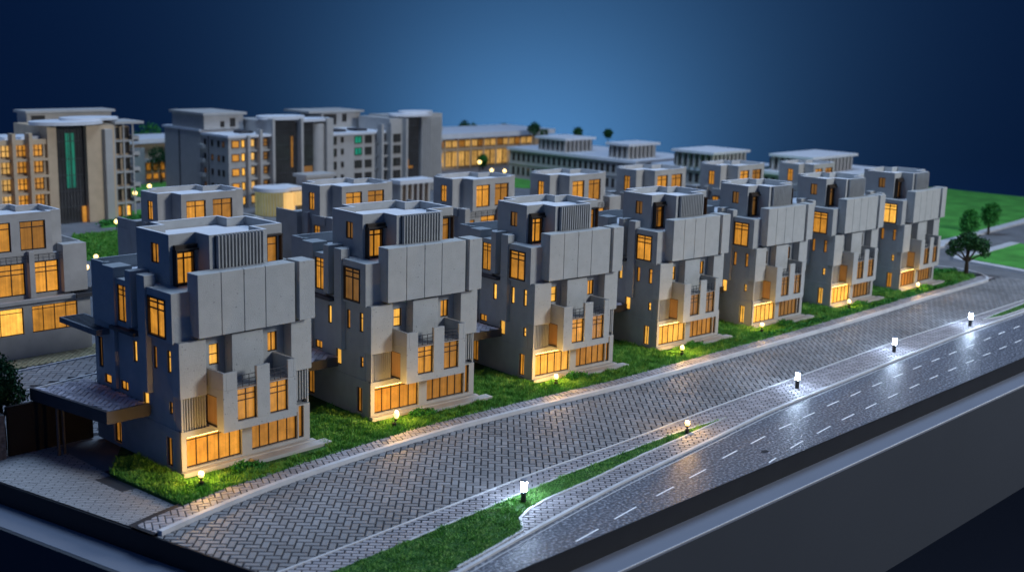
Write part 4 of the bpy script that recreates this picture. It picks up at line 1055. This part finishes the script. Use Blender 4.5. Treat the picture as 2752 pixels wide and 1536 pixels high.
for q, lb, s in (((176, 335.5, 0), 'glowing globe lamp on the path before the round-roofed tower', 1.1), ((144.6, 287, 0), 'glowing globe lamp in the rough garden plot', 1.0), ((135.5, 274, 0), 'glowing globe lamp lowest behind the left villa', 1.1),
                 ((211, 388, 0), 'left globe lamp in the gap between the tall blocks', 1.3), ((225, 403, 0), 'upper globe lamp in the gap between the tall blocks', 1.3), ((251, 434, 0), 'globe lamp close to the far white roofed pavilion', 1.2), ((247, 422, 0), 'lower globe lamp beside the long grey block', 1.2),
                 ((390, 398, 0), 'amber globe lamp before the glowing pavilion', 1.5), ((374, 374, 0), 'middle of the three globe lamps left of the colonnaded block', 1.3), ((377, 369, 0), 'globe lamp next to the corner of the colonnaded block', 1.3)):
    globe(q, lb, s)

# ------------------------------------------------------------------ backdrop cloth (curved sweep) and lights
a = MB()
fwd = Vector((.72075682, .69318801)); rt = Vector((fwd.y, -fwd.x))
prof = [(-200, -110), (500, -110), (810, -110)]+[(810+90*math.sin(t), -110+90*(1-math.cos(t))) for t in np.linspace(.05, PI/2, 40)]+[(900, z) for z in range(30, 421, 50)]
ws = np.linspace(-1100, 1100, 30)
fl_m = MB()
for i in range(len(prof)-1):
    for j in range(len(ws)-1):
        P_ = lambda p, w: (fwd.x*p[0]+rt.x*w, fwd.y*p[0]+rt.y*w, p[1])
        (a if i > 1 else fl_m).quad(P_(prof[i], ws[j]), P_(prof[i], ws[j+1]), P_(prof[i+1], ws[j+1]), P_(prof[i+1], ws[j]))
M['floor'] = painted('shade_dark_navy_floor', (.004, .010, .028, 1), rough=.9, bump=0, var=0)  # floor part of the same cloth, coloured darker to stand in for shade
struct('floor', fl_m, 'floor')
bd = struct('backdrop', a, 'backdrop', smooth=True)

def light(name, typ, loc, target, energy, color, size=1, **k):
    d = bpy.data.lights.new(name, typ); d.energy = energy; d.color = color
    if typ == 'AREA': d.shape = 'DISK'; d.size = size
    else: d.shadow_soft_size = size
    for kk, vv in k.items(): setattr(d, kk, vv)
    o = bpy.data.objects.new(name, d); COL.objects.link(o); o.location = loc
    v = Vector(target)-Vector(loc); o.rotation_euler = v.to_track_quat('-Z', 'Y').to_euler()
    return o
light('overhead_softbox', 'AREA', (210, 260, 420), (210, 220, 0), 1500000, (.50, .70, 1), 220)
light('key_softbox', 'AREA', (330, -190, 190), (200, 150, 8), 1050000, (.96, .99, 1), 100)
gx = Vector((fwd.x*750+rt.x*15, fwd.y*750+rt.y*15))
light('backdrop_spot', 'SPOT', (gx.x, gx.y, -52), (fwd.x*900+rt.x*25, fwd.y*900+rt.y*25, 20), 4.3e6, (1, .85, .68), 20, spot_size=math.radians(150), spot_blend=1)

w = bpy.data.worlds.new('World'); scn.world = w; w.use_nodes = True
b = w.node_tree.nodes['Background']; b.inputs['Color'].default_value = (.09, .24, .74, 1); b.inputs['Strength'].default_value = .21

# ------------------------------------------------------------------ camera
cam = bpy.data.cameras.new('camera'); co = bpy.data.objects.new('camera', cam); COL.objects.link(co)
p, rr, y = map(math.radians, (11.5328, 1.5672, 46.117))
FWv = Vector((math.sin(y)*math.cos(p), math.cos(y)*math.cos(p), -math.sin(p))); R0 = Vector((math.cos(y), -math.sin(y), 0)); U0 = R0.cross(FWv)
Rv = R0*math.cos(rr)+U0*math.sin(rr); Uv = -R0*math.sin(rr)+U0*math.cos(rr)
mt = Matrix((Rv, Uv, -FWv)).transposed().to_4x4(); mt.translation = Vector((0, 0, 60)); co.matrix_world = mt
cam.sensor_width = 36; cam.lens = 3239.73/2752*36; cam.clip_end = 4000; cam.clip_start = 1
cam.dof.use_dof = True; cam.dof.focus_distance = 196; cam.dof.aperture_fstop = .04238/.72
scn.camera = co
scn.view_settings.view_transform = 'Standard'; scn.view_settings.look = 'None'; scn.view_settings.exposure = 0; scn.view_settings.gamma = 1
scn.render.engine = 'CYCLES'
cy = scn.cycles; cy.use_denoising = True; cy.max_bounces = 5; cy.diffuse_bounces = 3; cy.glossy_bounces = 2; cy.transmission_bounces = 2
cy.caustics_reflective = False; cy.caustics_refractive = False; cy.sample_clamp_indirect = 4; cy.use_adaptive_sampling = True; cy.adaptive_threshold = .015
